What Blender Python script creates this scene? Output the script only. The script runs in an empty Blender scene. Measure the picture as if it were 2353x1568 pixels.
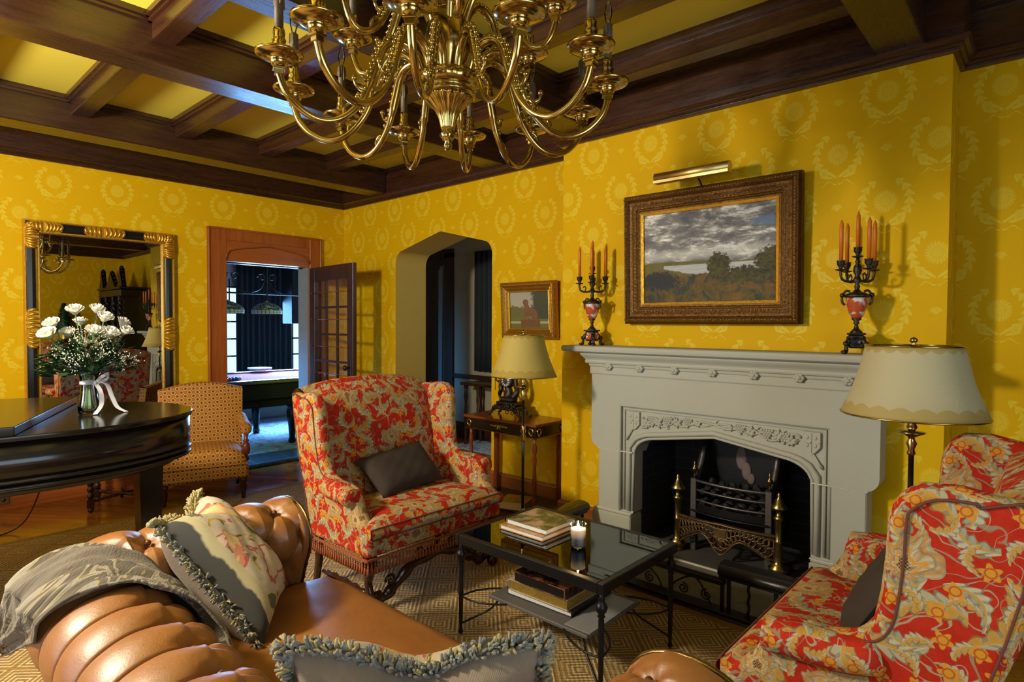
import bpy, math, random
from mathutils import Vector, Matrix
PI = math.pi; TAU = 2*PI
sc = bpy.context.scene
COL = sc.collection
# ---------------------------------------------------------------- camera
cd = bpy.data.cameras.new('camera'); cam = bpy.data.objects.new('camera', cd); COL.objects.link(cam)
_A, _P, _R = 0.7368, 0.0271, 0.0054
_f = Vector((math.cos(_A)*math.cos(_P), math.sin(_A)*math.cos(_P), -math.sin(_P)))
_r = Vector((math.sin(_A), -math.cos(_A), 0)); _u = _r.cross(_f)
_r2 = math.cos(_R)*_r+math.sin(_R)*_u; _u2 = -math.sin(_R)*_r+math.cos(_R)*_u
cam.matrix_world = Matrix(((_r2.x, _u2.x, -_f.x, 0), (_r2.y, _u2.y, -_f.y, 0), (_r2.z, _u2.z, -_f.z, 1.5), (0, 0, 0, 1)))
cd.sensor_width = 36.0; cd.sensor_fit = 'HORIZONTAL'; cd.lens = 1382.96/2353*36.0
cd.clip_start = 0.02; cd.clip_end = 100
sc.camera = cam
# ---------------------------------------------------------------- world and big lights
wd = bpy.data.worlds.new('world'); sc.world = wd; wd.use_nodes = True
bg = wd.node_tree.nodes['Background']; bg.inputs[0].default_value = (0.60, 0.85, 1.0, 1); bg.inputs[1].default_value = 1.8
def area(name, loc, direction, sx, sy, power, color, spread=PI):
    l = bpy.data.lights.new(name, 'AREA'); l.shape = 'RECTANGLE'; l.size = sx; l.size_y = sy
    l.energy = power; l.color = color; l.spread = spread
    o = bpy.data.objects.new(name, l); COL.objects.link(o); o.location = loc
    o.rotation_euler = Vector(direction).to_track_quat('-Z', 'Z').to_euler(); return o
COOL = (0.80, 0.90, 1.0)
area('window_daylight', (-3.0, 3.9, 1.65), (1, 0, 0), 1.6, 1.9, 62, (0.76, 0.88, 1.0))
area('window_daylight', (-3.0, 1.2, 1.55), (1, 0, 0), 1.5, 1.9, 14, (0.80, 0.90, 1.0))
area('window_daylight', (0.3, -2.0, 1.55), (0, 1, 0), 2.4, 1.7, 58, (0.62, 0.82, 1.0))
_w = area('billiard_daylight_and_fill', (4.85, 8.9, 1.3), (-0.1, -1, -0.30), 1.9, 1.0, 340, (0.20, 0.50, 1.0), 2.3)
area('billiard_daylight_and_fill', (1.98, 7.35, 1.0), (1.45, -0.30, -1.0), 0.7, 0.9, 70, (0.05, 0.38, 1.0), 1.7)  # added blue fill at the solid side wall, no window behind it
l = bpy.data.lights.new('west_lamp', 'POINT'); l.energy = 530; l.color = (1.0, 0.90, 0.74); l.shadow_soft_size = 0.17
o = bpy.data.objects.new('west_lamp', l); COL.objects.link(o); o.location = (-0.7, 2.95, 2.3)
sc.view_settings.view_transform = 'Standard'; sc.view_settings.look = 'None'
sc.view_settings.exposure = -0.4; sc.view_settings.gamma = 1.0; sc.view_settings.use_curve_mapping = False
sc.cycles.max_bounces = 6; sc.cycles.diffuse_bounces = 3; sc.cycles.glossy_bounces = 4; sc.cycles.transmission_bounces = 6
sc.cycles.transparent_max_bounces = 10; sc.cycles.caustics_reflective = False; sc.cycles.caustics_refractive = False
sc.cycles.use_adaptive_sampling = True; sc.cycles.adaptive_threshold = 0.05; sc.cycles.adaptive_min_samples = 16
sc.cycles.sample_clamp_indirect = 4.0; sc.cycles.use_denoising = True
# ---------------------------------------------------------------- tagging
def tag(o, label=None, cat=None, group=None, kind=None):
    if label: o['label'] = label
    if cat: o['category'] = cat
    if group: o['group'] = group
    if kind: o['kind'] = kind
    return o
def thing(name, label, cat, loc=(0, 0, 0), rz=0, group=None):
    o = bpy.data.objects.new(name, None); COL.objects.link(o); o.location = loc; o.rotation_euler = (0, 0, rz)
    o.empty_display_size = 0.1
    return tag(o, label, cat, group)
def copy_tree(o, parent=None):
    c = o.copy(); COL.objects.link(c)
    if parent: c.parent = parent
    for ch in list(o.children): copy_tree(ch, c)
    return c
# ---------------------------------------------------------------- mesh builder
def smooth_path(pts, n=6, closed=False):
    P = [Vector(p) for p in pts]; N = len(P); out = []
    rng = range(N if closed else N-1)
    for i in rng:
        if closed: a, b, c, d = P[(i-1) % N], P[i], P[(i+1) % N], P[(i+2) % N]
        else: a, b, c, d = P[max(i-1, 0)], P[i], P[i+1], P[min(i+2, N-1)]
        for k in range(n):
            t = k/n
            out.append(0.5*((2*b)+(c-a)*t+(2*a-5*b+4*c-d)*t*t+(3*b-a-3*c+d)*t*t*t))
    if not closed: out.append(P[-1])
    return out
class MB:
    def __init__(s): s.v = []; s.f = []; s.M = Matrix.Identity(4); s.sm = []
    def at(s, loc=(0, 0, 0), rx=0, ry=0, rz=0, scale=(1, 1, 1)):
        s.M = Matrix.Translation(loc) @ Matrix.Rotation(rz, 4, 'Z') @ Matrix.Rotation(ry, 4, 'Y') @ Matrix.Rotation(rx, 4, 'X') @ Matrix.Diagonal((*scale, 1)); return s
    def add(s, vs, fs, smooth=False):
        b = len(s.v); s.v += [tuple(s.M @ Vector(p)) for p in vs]
        s.f += [tuple(i+b for i in f) for f in fs]; s.sm += [smooth]*len(fs); return s
    def box(s, x0, x1, y0, y1, z0, z1, bev=0.0):
        if bev > 0:
            b = min(bev, (x1-x0)/2.01, (y1-y0)/2.01, (z1-z0)/2.01)
            vs = []; xs = (x0, x0+b, x1-b, x1); ys = (y0, y0+b, y1-b, y1); zs = (z0, z0+b, z1-b, z1)
            idx = {}
            def vid(i, j, k):
                if (i, j, k) not in idx: idx[(i, j, k)] = len(vs); vs.append((xs[i], ys[j], zs[k]))
                return idx[(i, j, k)]
            fs = []
            for sgn, a in ((0, 0), (3, 0), (0, 1), (3, 1), (0, 2), (3, 2)):
                q = []
                for p in ((1, 1), (2, 1), (2, 2), (1, 2)):
                    t = [0, 0, 0]; t[a] = sgn; o = [c for c in range(3) if c != a]; t[o[0]], t[o[1]] = p; q.append(vid(*t))
                fs.append(tuple(q))
            for a in range(3):          # edge chamfers
                o = [c for c in range(3) if c != a]
                for p in (0, 3):
                    for r in (0, 3):
                        pi = 1 if p == 0 else 2; ri = 1 if r == 0 else 2; q = []
                        for (e, first) in ((1, True), (2, True), (2, False), (1, False)):
                            t = [0, 0, 0]; t[a] = e
                            if first: t[o[0]] = p; t[o[1]] = ri
                            else: t[o[0]] = pi; t[o[1]] = r
                            q.append(vid(*t))
                        fs.append(tuple(q))
            for i in (0, 3):
                for j in (0, 3):
                    for k in (0, 3):
                        ii = 1 if i == 0 else 2; jj = 1 if j == 0 else 2; kk = 1 if k == 0 else 2
                        fs.append((vid(i, jj, kk), vid(ii, j, kk), vid(ii, jj, k)))
            return s.add(vs, fs)
        vs = [(x, y, z) for x in (x0, x1) for y in (y0, y1) for z in (z0, z1)]
        return s.add(vs, [(0, 1, 3, 2), (4, 6, 7, 5), (0, 4, 5, 1), (2, 3, 7, 6), (0, 2, 6, 4), (1, 5, 7, 3)])
    def lathe(s, prof, n=24, center=(0, 0), mod=None, cap=True, smooth=True, a0=0, a1=TAU):
        vs = []; fs = []; full = abs(a1-a0-TAU) < 1e-6; m = n if full else n+1
        for (r, z) in prof:
            for k in range(m):
                a = a0+(a1-a0)*k/n; rr = r*(mod(a, z) if mod else 1)
                vs.append((center[0]+rr*math.cos(a), center[1]+rr*math.sin(a), z))
        for i in range(len(prof)-1):
            for k in range(n):
                k2 = (k+1) % m
                fs.append((i*m+k, i*m+k2, (i+1)*m+k2, (i+1)*m+k))
        s.add(vs, fs, smooth)
        if cap and full:
            b = len(s.v)-len(vs)
            if prof[0][0] > 1e-4: s.f.append(tuple(b+k for k in range(n))[::-1]); s.sm.append(False)
            if prof[-1][0] > 1e-4: s.f.append(tuple(b+(len(prof)-1)*m+k for k in range(n))); s.sm.append(False)
        return s
    def tube(s, pts, r, n=8, closed=False, cap=True, sy=1.0, up=None):
        P = [Vector(p) for p in pts]; N = len(P)
        R = r if isinstance(r, (list, tuple)) else [r]*N
        vs = []; fs = []; prev = None
        for i, p in enumerate(P):
            if closed: t = P[(i+1) % N]-P[(i-1) % N]
            else: t = P[min(i+1, N-1)]-P[max(i-1, 0)]
            if t.length < 1e-9: t = Vector((0, 0, 1))
            t.normalize()
            if prev is None:
                ref = Vector(up) if up else (Vector((0, 0, 1)) if abs(t.z) < 0.9 else Vector((1, 0, 0)))
                nx = (ref-t*ref.dot(t)).normalized()
            else: nx = (prev-t*prev.dot(t)).normalized()
            prev = nx; ny = t.cross(nx)
            for k in range(n):
                a = TAU*k/n; q = p+nx*(R[i]*math.cos(a))+ny*(R[i]*sy*math.sin(a)); vs.append(tuple(q))
        for i in range(N if closed else N-1):
            j = (i+1) % N
            for k in range(n): fs.append((i*n+k, i*n+(k+1) % n, j*n+(k+1) % n, j*n+k))
        s.add(vs, fs, True)
        if cap and not closed:
            b = len(s.v)-len(vs); s.f.append(tuple(b+k for k in range(n))[::-1]); s.sm.append(False)
            s.f.append(tuple(b+(N-1)*n+k for k in range(n))); s.sm.append(False)
        return s
    def prism(s, poly, d0, d1, axis='z', smooth=False):
        n = len(poly)
        def p3(p, d): return (p[0], p[1], d) if axis == 'z' else ((p[0], d, p[1]) if axis == 'y' else (d, p[0], p[1]))
        vs = [p3(p, d0) for p in poly]+[p3(p, d1) for p in poly]
        fs = [tuple(range(n))[::-1], tuple(range(n, 2*n))]
        s.add(vs, fs, False); b = len(s.v)-2*n
        for i in range(n): s.f.append((b+i, b+(i+1) % n, b+n+(i+1) % n, b+n+i)); s.sm.append(smooth)
        return s
    def grid(s, fn, nu, nv, closed_u=False, closed_v=False, smooth=True):
        mu = nu if closed_u else nu+1; mv = nv if closed_v else nv+1
        vs = [tuple(fn(i/nu, j/nv)) for i in range(mu) for j in range(mv)]
        fs = [(i*mv+j, ((i+1) % mu)*mv+j, ((i+1) % mu)*mv+(j+1) % mv, i*mv+(j+1) % mv) for i in range(nu) for j in range(nv)]
        return s.add(vs, fs, smooth)
    def ball(s, c, r, n=12, m=8, scale=(1, 1, 1)):
        return s.grid(lambda u, v: (c[0]+r*scale[0]*math.sin(PI*v)*math.cos(TAU*u), c[1]+r*scale[1]*math.sin(PI*v)*math.sin(TAU*u), c[2]+r*scale[2]*math.cos(PI*v)), n, m, closed_u=True)
    def sweep(s, prof, path, closed=False, up=(0, 0, 1)):
        """prof (a,b): a along the side normal, b along up; path list of 3D points, mitred corners"""
        P = [Vector(p) for p in path]; N = len(P); U = Vector(up); vs = []; fs = []; m = len(prof)
        for i, p in enumerate(P):
            d1 = (P[i]-P[i-1]).normalized() if (i > 0 or closed) else None
            d2 = (P[(i+1) % N]-P[i]).normalized() if (i < N-1 or closed) else None
            if d1 is None: d1 = d2
            if d2 is None: d2 = d1
            n1 = d1.cross(U).normalized(); n2 = d2.cross(U).normalized(); nn = (n1+n2)
            nn = nn/max(nn.dot(n1), 0.2)
            for (a, b) in prof: vs.append(tuple(p+nn*a+U*b))
        for i in range(N if closed else N-1):
            j = (i+1) % N
            for k in range(m): fs.append((i*m+k, i*m+(k+1) % m, j*m+(k+1) % m, j*m+k))
        if not closed: fs.append(tuple(range(m))[::-1]); fs.append(tuple((N-1)*m+k for k in range(m)))
        return s.add(vs, fs)
    def build(s, name, mat, parent=None, kind=None, fix=True, uvs=1.0):
        me = bpy.data.meshes.new(name); me.from_pydata(s.v, [], s.f); me.update()
        if fix:
            import bmesh
            bm = bmesh.new(); bm.from_mesh(me); bmesh.ops.recalc_face_normals(bm, faces=bm.faces); bm.to_mesh(me); bm.free()
        for p, q in zip(me.polygons, s.sm): p.use_smooth = q
        uv = me.uv_layers.new(name='UVMap'); me.update()
        for p in me.polygons:
            nx, ny, nz = (abs(c) for c in p.normal)
            for li in p.loop_indices:
                x, y, z = me.vertices[me.loops[li].vertex_index].co
                if nz >= nx and nz >= ny: uv.data[li].uv = (x*uvs, y*uvs)
                elif nx >= ny: uv.data[li].uv = (y*uvs, z*uvs)
                else: uv.data[li].uv = (x*uvs, z*uvs)
        if mat is not None: me.materials.append(mat)
        o = bpy.data.objects.new(name, me); COL.objects.link(o)
        if parent is not None: o.parent = parent
        if kind: o['kind'] = kind
        return o
def struct(name, mb, mat): return mb.build(name, mat, None, 'structure')
# ---------------------------------------------------------------- shader helper
class V:
    def __init__(s, nt, sock): s.nt = nt; s.k = sock
    def _m(s, op, *a):
        n = s.nt.nodes.new('ShaderNodeMath'); n.operation = op
        for i, q in enumerate((s,)+a):
            if isinstance(q, V): s.nt.links.new(q.k, n.inputs[i])
            else: n.inputs[i].default_value = float(q)
        return V(s.nt, n.outputs[0])
    def __add__(s, b): return s._m('ADD', b)
    __radd__ = __add__
    def __sub__(s, b): return s._m('SUBTRACT', b)
    def __rsub__(s, b): return s._m('MULTIPLY', -1)._m('ADD', b)
    def __mul__(s, b): return s._m('MULTIPLY', b)
    __rmul__ = __mul__
    def __truediv__(s, b): return s._m('DIVIDE', b)
    def __pow__(s, b): return s._m('POWER', b)
    def sin(s): return s._m('SINE')
    def cos(s): return s._m('COSINE')
    def abs(s): return s._m('ABSOLUTE')
    def floor(s): return s._m('FLOOR')
    def frac(s): return s._m('FRACT')
    def sqrt(s): return s._m('SQRT')
    def min(s, b): return s._m('MINIMUM', b)
    def max(s, b): return s._m('MAXIMUM', b)
    def lt(s, b): return s._m('LESS_THAN', b)
    def gt(s, b): return s._m('GREATER_THAN', b)
    def atan2(s, b): return s._m('ARCTAN2', b)
    def clamp(s): n = s._m('ADD', 0); n.k.node.use_clamp = True; return n
    def below(s, t, w): return ((t-s)/w+0.5).clamp()      # 1 where s<t, soft edge w
class G:
    def __init__(s, name):
        s.m = bpy.data.materials.new(name); s.m.use_nodes = True; s.nt = s.m.node_tree
        s.b = s.nt.nodes['Principled BSDF']; s.L = s.nt.links
    def n(s, t, **k):
        q = s.nt.nodes.new(t)
        for a, b in k.items(): setattr(q, a, b)
        return q
    def uv(s):
        c = s.n('ShaderNodeTexCoord'); x = s.n('ShaderNodeSeparateXYZ'); s.L.new(c.outputs['UV'], x.inputs[0]); return V(s.nt, x.outputs[0]), V(s.nt, x.outputs[1])
    def obj(s):
        c = s.n('ShaderNodeTexCoord'); x = s.n('ShaderNodeSeparateXYZ'); s.L.new(c.outputs['Object'], x.inputs[0]); return [V(s.nt, x.outputs[i]) for i in range(3)]
    def xyz(s, x, y, z=0.0):
        c = s.n('ShaderNodeCombineXYZ')
        for i, q in enumerate((x, y, z)):
            if isinstance(q, V): s.L.new(q.k, c.inputs[i])
            else: c.inputs[i].default_value = q
        return c.outputs[0]
    def noise(s, vec, scale=5, detail=3, rough=0.5, dist=0, dim='3D'):
        q = s.n('ShaderNodeTexNoise'); s.L.new(vec, q.inputs['Vector']); q.inputs['Scale'].default_value = scale
        q.inputs['Detail'].default_value = detail; q.inputs['Roughness'].default_value = rough; q.inputs['Distortion'].default_value = dist
        return V(s.nt, q.outputs['Fac'])
    def vor(s, vec, scale=5, feature='F1', rnd=1.0):
        q = s.n('ShaderNodeTexVoronoi', feature=feature, voronoi_dimensions='2D'); s.L.new(vec, q.inputs['Vector'])
        q.inputs['Scale'].default_value = scale; q.inputs['Randomness'].default_value = rnd
        p = s.n('ShaderNodeSeparateXYZ'); s.L.new(q.outputs['Position'], p.inputs[0])
        c = s.n('ShaderNodeSeparateColor'); s.L.new(q.outputs['Color'], c.inputs[0])
        return V(s.nt, q.outputs['Distance']), V(s.nt, p.outputs[0]), V(s.nt, p.outputs[1]), V(s.nt, c.outputs[0]), V(s.nt, c.outputs[1])
    def rgb(s, c): q = s.n('ShaderNodeRGB'); q.outputs[0].default_value = (*c, 1); return q.outputs[0]
    def mix(s, f, a, b):
        q = s.n('ShaderNodeMix', data_type='RGBA')
        if isinstance(f, V): s.L.new(f.k, q.inputs['Factor'])
        else: q.inputs['Factor'].default_value = f
        for i, c in ((6, a), (7, b)):
            if isinstance(c, tuple): q.inputs[i].default_value = (*c, 1)
            else: s.L.new(c, q.inputs[i])
        return q.outputs[2]
    def ramp(s, f, stops):
        q = s.n('ShaderNodeValToRGB'); s.L.new(f.k, q.inputs[0]); e = q.color_ramp.elements
        while len(e) < len(stops): e.new(0.5)
        for i, (p, c) in enumerate(stops): e[i].position = p; e[i].color = (*c, 1)
        return q.outputs[0]
    def out(s, col, rough=0.5, metal=0.0, spec=None, bump=None, bstr=0.3, bdist=0.01, **kw):
        if isinstance(col, tuple): s.b.inputs['Base Color'].default_value = (*col, 1)
        else: s.L.new(col, s.b.inputs['Base Color'])
        if isinstance(rough, V): s.L.new(rough.k, s.b.inputs['Roughness'])
        else: s.b.inputs['Roughness'].default_value = rough
        if isinstance(metal, V): s.L.new(metal.k, s.b.inputs['Metallic'])
        else: s.b.inputs['Metallic'].default_value = metal
        if spec is not None: s.b.inputs['Specular IOR Level'].default_value = spec
        for k, v in kw.items(): s.b.inputs[k.replace('_', ' ')].default_value = v
        if bump is not None:
            q = s.n('ShaderNodeBump'); q.inputs['Strength'].default_value = bstr; q.inputs['Distance'].default_value = bdist
            s.L.new(bump.k, q.inputs['Height']); s.L.new(q.outputs[0], s.b.inputs['Normal'])
        return s.m
def plain(name, col, rough=0.5, metal=0.0, var=0.12, scale=12, bstr=0.1, bdist=0.003, **kw):
    g = G(name); c = g.n('ShaderNodeTexCoord').outputs['Object']; nz = g.noise(c, scale, 4, 0.6)
    col2 = g.mix(nz, tuple(x*(1-var) for x in col), tuple(min(1, x*(1+var)) for x in col))
    return g.out(col2, rough, metal, bump=g.noise(c, scale*6, 3, 0.6), bstr=bstr, bdist=bdist, **kw)
def wood(name, c1, c2, axis=0, rough=0.3, scale=1.0, grain=22.0, bstr=0.15, **kw):
    g = G(name); x, y, z = g.obj(); st = [grain*scale]*3; st[axis] = 1.6*scale
    vec = g.xyz(x*st[0], y*st[1], z*st[2]); n1 = g.noise(vec, 1.0, 5, 0.65, 0.6); n2 = g.noise(vec, 3.2, 3, 0.7)
    f = ((n1*1.5-0.25)+(n2-0.5)*0.5).clamp()
    return g.out(g.mix(f, c1, c2), (n2*0.25+(rough-0.1)).clamp(), bump=n2, bstr=bstr, bdist=0.002, **kw)
# ---------------------------------------------------------------- materials
def wallpaper(name, base, motif, ou, ov):
    g = G(name); u, v = g.uv(); u = u-ou; v = v-ov; W, H = 0.452, 0.56
    def wreath(du, dv):
        x = ((u+du)/W+0.5).frac()*W-W/2; y = ((v+dv)/H+0.5).frac()*H-H/2
        r = (x*x+y*y*0.86).sqrt(); th = x.atan2(y)                 # 0 at top
        # sunflower medallion
        med = r.below((th*19).cos().abs()*0.012+0.042, 0.004)*(1-(r-0.024).abs().below(0.0022, 0.003)*0.5)
        med = med*(0.70+0.30*(th*19+r*90).sin()*r.gt(0.02))
        # laurel wreath, leaves along the ring, open at top
        lf = (th.abs()*17-(r-0.106).abs()*150).sin()
        ring = (r-0.106).abs().below(0.0115+lf*0.008+th.abs()*0.002, 0.003)*th.abs().gt(0.40)*th.abs().below(2.72, 0.05)*(1-(r-0.106).abs().below(0.0008, 0.001)*0.4)*(0.8+lf*0.2)
        stem = (r-0.106).abs().below(0.0012, 0.001)*th.abs().gt(0.5)*0.5
        # crossing leaves at the bottom
        ax = x.abs(); yy = y+0.125
        l1 = ((ax-0.032)*(ax-0.032)*1.0+(yy-ax*0.75-0.0)**2.0*9.0).below(0.00085, 0.0003)
        l2 = ((ax-0.055)**2.0+(yy-ax*0.25+0.005)**2.0*12.0).below(0.0009, 0.0003)
        # ribbon tails
        rb = (yy+0.022+(ax*95+0.6).sin()*0.011+ax*0.10).abs().below(0.0028+(ax*150).sin()*0.0012, 0.002)*ax.below(0.080, 0.003)*ax.gt(0.004)
        return (med.max(ring).max(stem).max(l1).max(l2).max(rb)).clamp()
    def shell(du, dv):
        x = ((u+du)/W+0.5).frac()*W-W/2; y = ((v+dv)/H+0.5).frac()*H-H/2
        r = (x*x+(y+0.012)**2.0).sqrt(); th = x.atan2(y+0.012)
        return r.below(0.021+(th*9).cos().abs()*0.007, 0.002)*((th.abs().lt(1.5)).max(r.lt(0.012)))*(0.7+0.3*(th*18).cos())
    m = wreath(0.0, 0.0).max(wreath(W/2, H/2)).max(shell(W/2, 0.0)).max(shell(0.0, H/2))
    wv = ((u*900).sin()*(v*900).sin())
    nz = g.noise(g.xyz(u, v), 3.0, 2)
    fine = g.noise(g.xyz(u*60, v*400), 3.0, 2)
    c = g.mix((m*0.68).clamp(), g.mix(nz*0.3, base, tuple(q*0.88 for q in base)), motif)
    return g.out(c, (0.62-m*0.18), bump=wv*0.3+fine, bstr=0.08, bdist=0.001, spec=0.12)
WPB, WPM = (0.74, 0.425, 0.001), (0.80, 0.61, 0.045)
WP_A = wallpaper('yellow_damask_wallpaper', WPB, WPM, 1.157, 2.655)
WP_B = wallpaper('yellow_damask_wallpaper', WPB, WPM, 0.673, 2.705)
PLAINY = plain('yellow_jamb_paint', (0.50, 0.34, 0.06), 0.7, var=0.04)
CEILY = plain('ceiling_plaster', (0.88, 0.74, 0.075), 0.8, var=0.03, scale=3)
DW_X = wood('dark_oak_x', (0.012, 0.005, 0.003), (0.068, 0.024, 0.008), 0, 0.26, spec=0.8)
DW_Y = wood('dark_oak_y', (0.012, 0.005, 0.003), (0.085, 0.026, 0.008), 1, 0.26, spec=0.8)
DW_Z = wood('dark_oak_z', (0.020, 0.008, 0.005), (0.085, 0.032, 0.014), 2, 0.32)
OAK_X = wood('orange_oak_x', (0.20, 0.045, 0.008), (0.46, 0.12, 0.018), 0, 0.30, 0.8)
OAK_Z = wood('orange_oak_z', (0.20, 0.045, 0.008), (0.46, 0.12, 0.018), 2, 0.30, 0.8)
OAK_Y = wood('orange_oak_y', (0.17, 0.045, 0.010), (0.36, 0.11, 0.022), 1, 0.30, 0.8)
MAHO = wood('mahogany', (0.10, 0.018, 0.008), (0.27, 0.055, 0.018), 2, 0.22, 0.9)
MAHO_Y = wood('mahogany_y', (0.12, 0.025, 0.008), (0.33, 0.09, 0.022), 1, 0.15, 0.9)
TURN = wood('turned_walnut', (0.014, 0.005, 0.004), (0.070, 0.020, 0.010), 2, 0.16, 1.2)
def floor_mat():
    g = G('plank_floor'); x, y, z = g.obj(); a = 0.62
    p = x*math.cos(a)+y*math.sin(a); q = y*math.cos(a)-x*math.sin(a)
    W = 0.075; row = (p/W).floor(); fx = (p/W).frac(); l = (q/1.1+row*0.37).frac(); pl = (q/1.1+row*0.37).floor()
    rnd = ((row*12.9898+pl*78.233).sin()*43758.5).frac()
    gr = g.noise(g.xyz(p*26, q*2.0, row), 1.0, 4, 0.6, 0.5)
    gap = fx.lt(0.018).max(l.lt(0.003))
    c = g.mix((gr*0.7+rnd*0.45-0.1).clamp(), (0.16, 0.048, 0.010), (0.50, 0.20, 0.030))
    c = g.mix(gap, c, (0.02, 0.008, 0.003))
    return g.out(c, (gr*0.15+0.10), bump=gr-gap*2, bstr=0.15, bdist=0.002)
FLOOR = floor_mat()
def rug_mat():
    g = G('sisal_diamond_weave'); u, v = g.uv(); C = 0.30
    s = u/C; t = v/(C*1.0)
    def d(ds, dt):
        x = ((s+ds).frac()-0.5).abs(); y = ((t+dt).frac()-0.5).abs(); return x+y
    dd = d(0, 0).min(d(0.5, 0.5)+0.0)
    k = (dd*10.0+0.15).frac()
    line = (k-0.5).abs().below(0.22, 0.12)
    knot = ((u*230).sin()*(v*230).sin()*0.5+0.5)
    ridge = ((u*115+(v*330).sin()*0.5).sin()*0.5+0.5)
    nz = g.noise(g.xyz(u, v), 40, 3)
    c = g.mix(line, (0.34, 0.18, 0.032), (0.66, 0.52, 0.28))
    c = g.mix((knot*0.35+nz*0.2).clamp(), c, (0.12, 0.075, 0.028))
    return g.out(c, 0.85, bump=line*0.5+knot+ridge*0.4, bstr=0.8, bdist=0.004)
RUG = rug_mat()
RUGB = plain('rug_cotton_border', (0.30, 0.17, 0.055), 0.9, var=0.1, scale=60, bstr=0.4)
def stone_mat():
    g = G('carved_limestone'); c = g.n('ShaderNodeTexCoord').outputs['Object']
    n1 = g.noise(c, 2.2, 4, 0.6); n2 = g.noise(c, 90, 3, 0.7)
    col = g.mix(n1, (0.42, 0.41, 0.31), (0.51, 0.50, 0.40)); col = g.mix((n2*0.35).clamp(), col, (0.40, 0.40, 0.35))
    return g.out(col, 0.75, bump=n2, bstr=0.15, bdist=0.002)
STONE = stone_mat()
STONEL = plain('pale_mortar_line', (0.72, 0.70, 0.62), 0.8)
SLATE = plain('dark_hearth_slate', (0.085, 0.080, 0.075), 0.7, var=0.35, scale=9, bstr=0.3)
SLATEB = plain('hearth_slab', (0.20, 0.185, 0.16), 0.75, var=0.3, scale=6, bstr=0.3)
def brick_mat():
    g = G('blackened_firebrick'); u, v = g.uv(); q = g.n('ShaderNodeTexBrick')
    g.L.new(g.xyz(u, v), q.inputs['Vector']); q.inputs['Scale'].default_value = 1.0
    q.inputs['Brick Width'].default_value = 0.23; q.inputs['Row Height'].default_value = 0.075; q.inputs['Mortar Size'].default_value = 0.003
    for i, c in ((1, (0.022, 0.022, 0.026)), (2, (0.035, 0.034, 0.04)), (3, (0.075, 0.075, 0.085))): q.inputs[i].default_value = (*c, 1)
    return g.out(q.outputs[0], 0.7, bump=g.noise(g.xyz(u, v), 40), bstr=0.2)
BRICK = brick_mat()
BRASS = plain('polished_brass', (0.52, 0.385, 0.125), 0.18, 1.0, var=0.15, scale=14, bstr=0.05)
FBRASS = plain('bronzed_fender_plate', (0.17, 0.105, 0.045), 0.42, 0.75, var=0.5, scale=35, bstr=0.3)
DBRASS = plain('dull_brass', (0.36, 0.27, 0.10), 0.30, 1.0, var=0.25, scale=20, bstr=0.1)
ABRASS = plain('aged_brass', (0.27, 0.185, 0.075), 0.32, 1.0, var=0.3, scale=20, bstr=0.15)
BRONZE = plain('dark_patinated_bronze', (0.060, 0.048, 0.038), 0.36, 0.85, var=0.35, scale=30, bstr=0.5, bdist=0.004)
IRON = plain('black_iron', (0.014, 0.013, 0.013), 0.38, 0.5, var=0.3, scale=25, bstr=0.25)
GIRON = plain('grate_iron', (0.14, 0.125, 0.11), 0.42, 0.8, var=0.4, scale=25, bstr=0.3)
STEEL = plain('satin_steel', (0.32, 0.29, 0.26), 0.35, 1.0)
def gilt_mat(name, c1, c2, rough=0.33, bs=0.8, sc=60):
    g = G(name); c = g.n('ShaderNodeTexCoord').outputs['Object']; n = g.noise(c, sc, 4, 0.65)
    n2 = g.noise(c, 12, 3); return g.out(g.mix((n*1.6-0.35).clamp(), c1, c2), rough, (n2*0.3+0.6).clamp(), bump=n, bstr=bs, bdist=0.006)
GILT = gilt_mat('bright_gilt', (0.60, 0.28, 0.02), (0.95, 0.58, 0.06), 0.30, 0.3)
OGILT = gilt_mat('antique_gilt_carving', (0.055, 0.022, 0.008), (0.40, 0.20, 0.045), 0.42, 0.9, 75)
DGILT = gilt_mat('dark_frame_edge', (0.045, 0.015, 0.007), (0.13, 0.048, 0.018), 0.4, 0.4, 30)
EBON = plain('ebonised_wood', (0.008, 0.007, 0.006), 0.22, 0, var=0.2, bstr=0.03)
PIANO = plain('black_piano_lacquer', (0.007, 0.0065, 0.0065), 0.16, 0, var=0.1, bstr=0.0)
BLEATH = plain('black_leather', (0.012, 0.011, 0.011), 0.30, 0, var=0.3, scale=30, bstr=0.25)
def mirror_mat():
    g = G('mirror_silver'); return g.out((0.66, 0.67, 0.64), 0.01, 1.0)
MIRROR = mirror_mat()
def glass_mat(name, tint=(1, 1, 1), rough=0.0, ior=1.45, k=1.0):
    m = bpy.data.materials.new(name); m.use_nodes = True; nt = m.node_tree; nt.nodes.clear()
    o = nt.nodes.new('ShaderNodeOutputMaterial'); t = nt.nodes.new('ShaderNodeBsdfTransparent'); t.inputs[0].default_value = (*tint, 1)
    gl = nt.nodes.new('ShaderNodeBsdfGlossy'); gl.inputs['Roughness'].default_value = rough; gl.inputs[0].default_value = (0.9, 0.95, 0.93, 1)
    fr = nt.nodes.new('ShaderNodeFresnel'); fr.inputs[0].default_value = ior
    mx = nt.nodes.new('ShaderNodeMixShader'); ml = nt.nodes.new('ShaderNodeMath'); ml.operation = 'MULTIPLY'; ml.inputs[1].default_value = k; nt.links.new(fr.outputs[0], ml.inputs[0]); nt.links.new(ml.outputs[0], mx.inputs[0]); nt.links.new(t.outputs[0], mx.inputs[1]); nt.links.new(gl.outputs[0], mx.inputs[2]); nt.links.new(mx.outputs[0], o.inputs[0]); return m
GLASS = glass_mat('clear_glass')
TGLASS = glass_mat('table_glass', (0.72, 0.78, 0.70), 0.0, 2.2)
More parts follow.
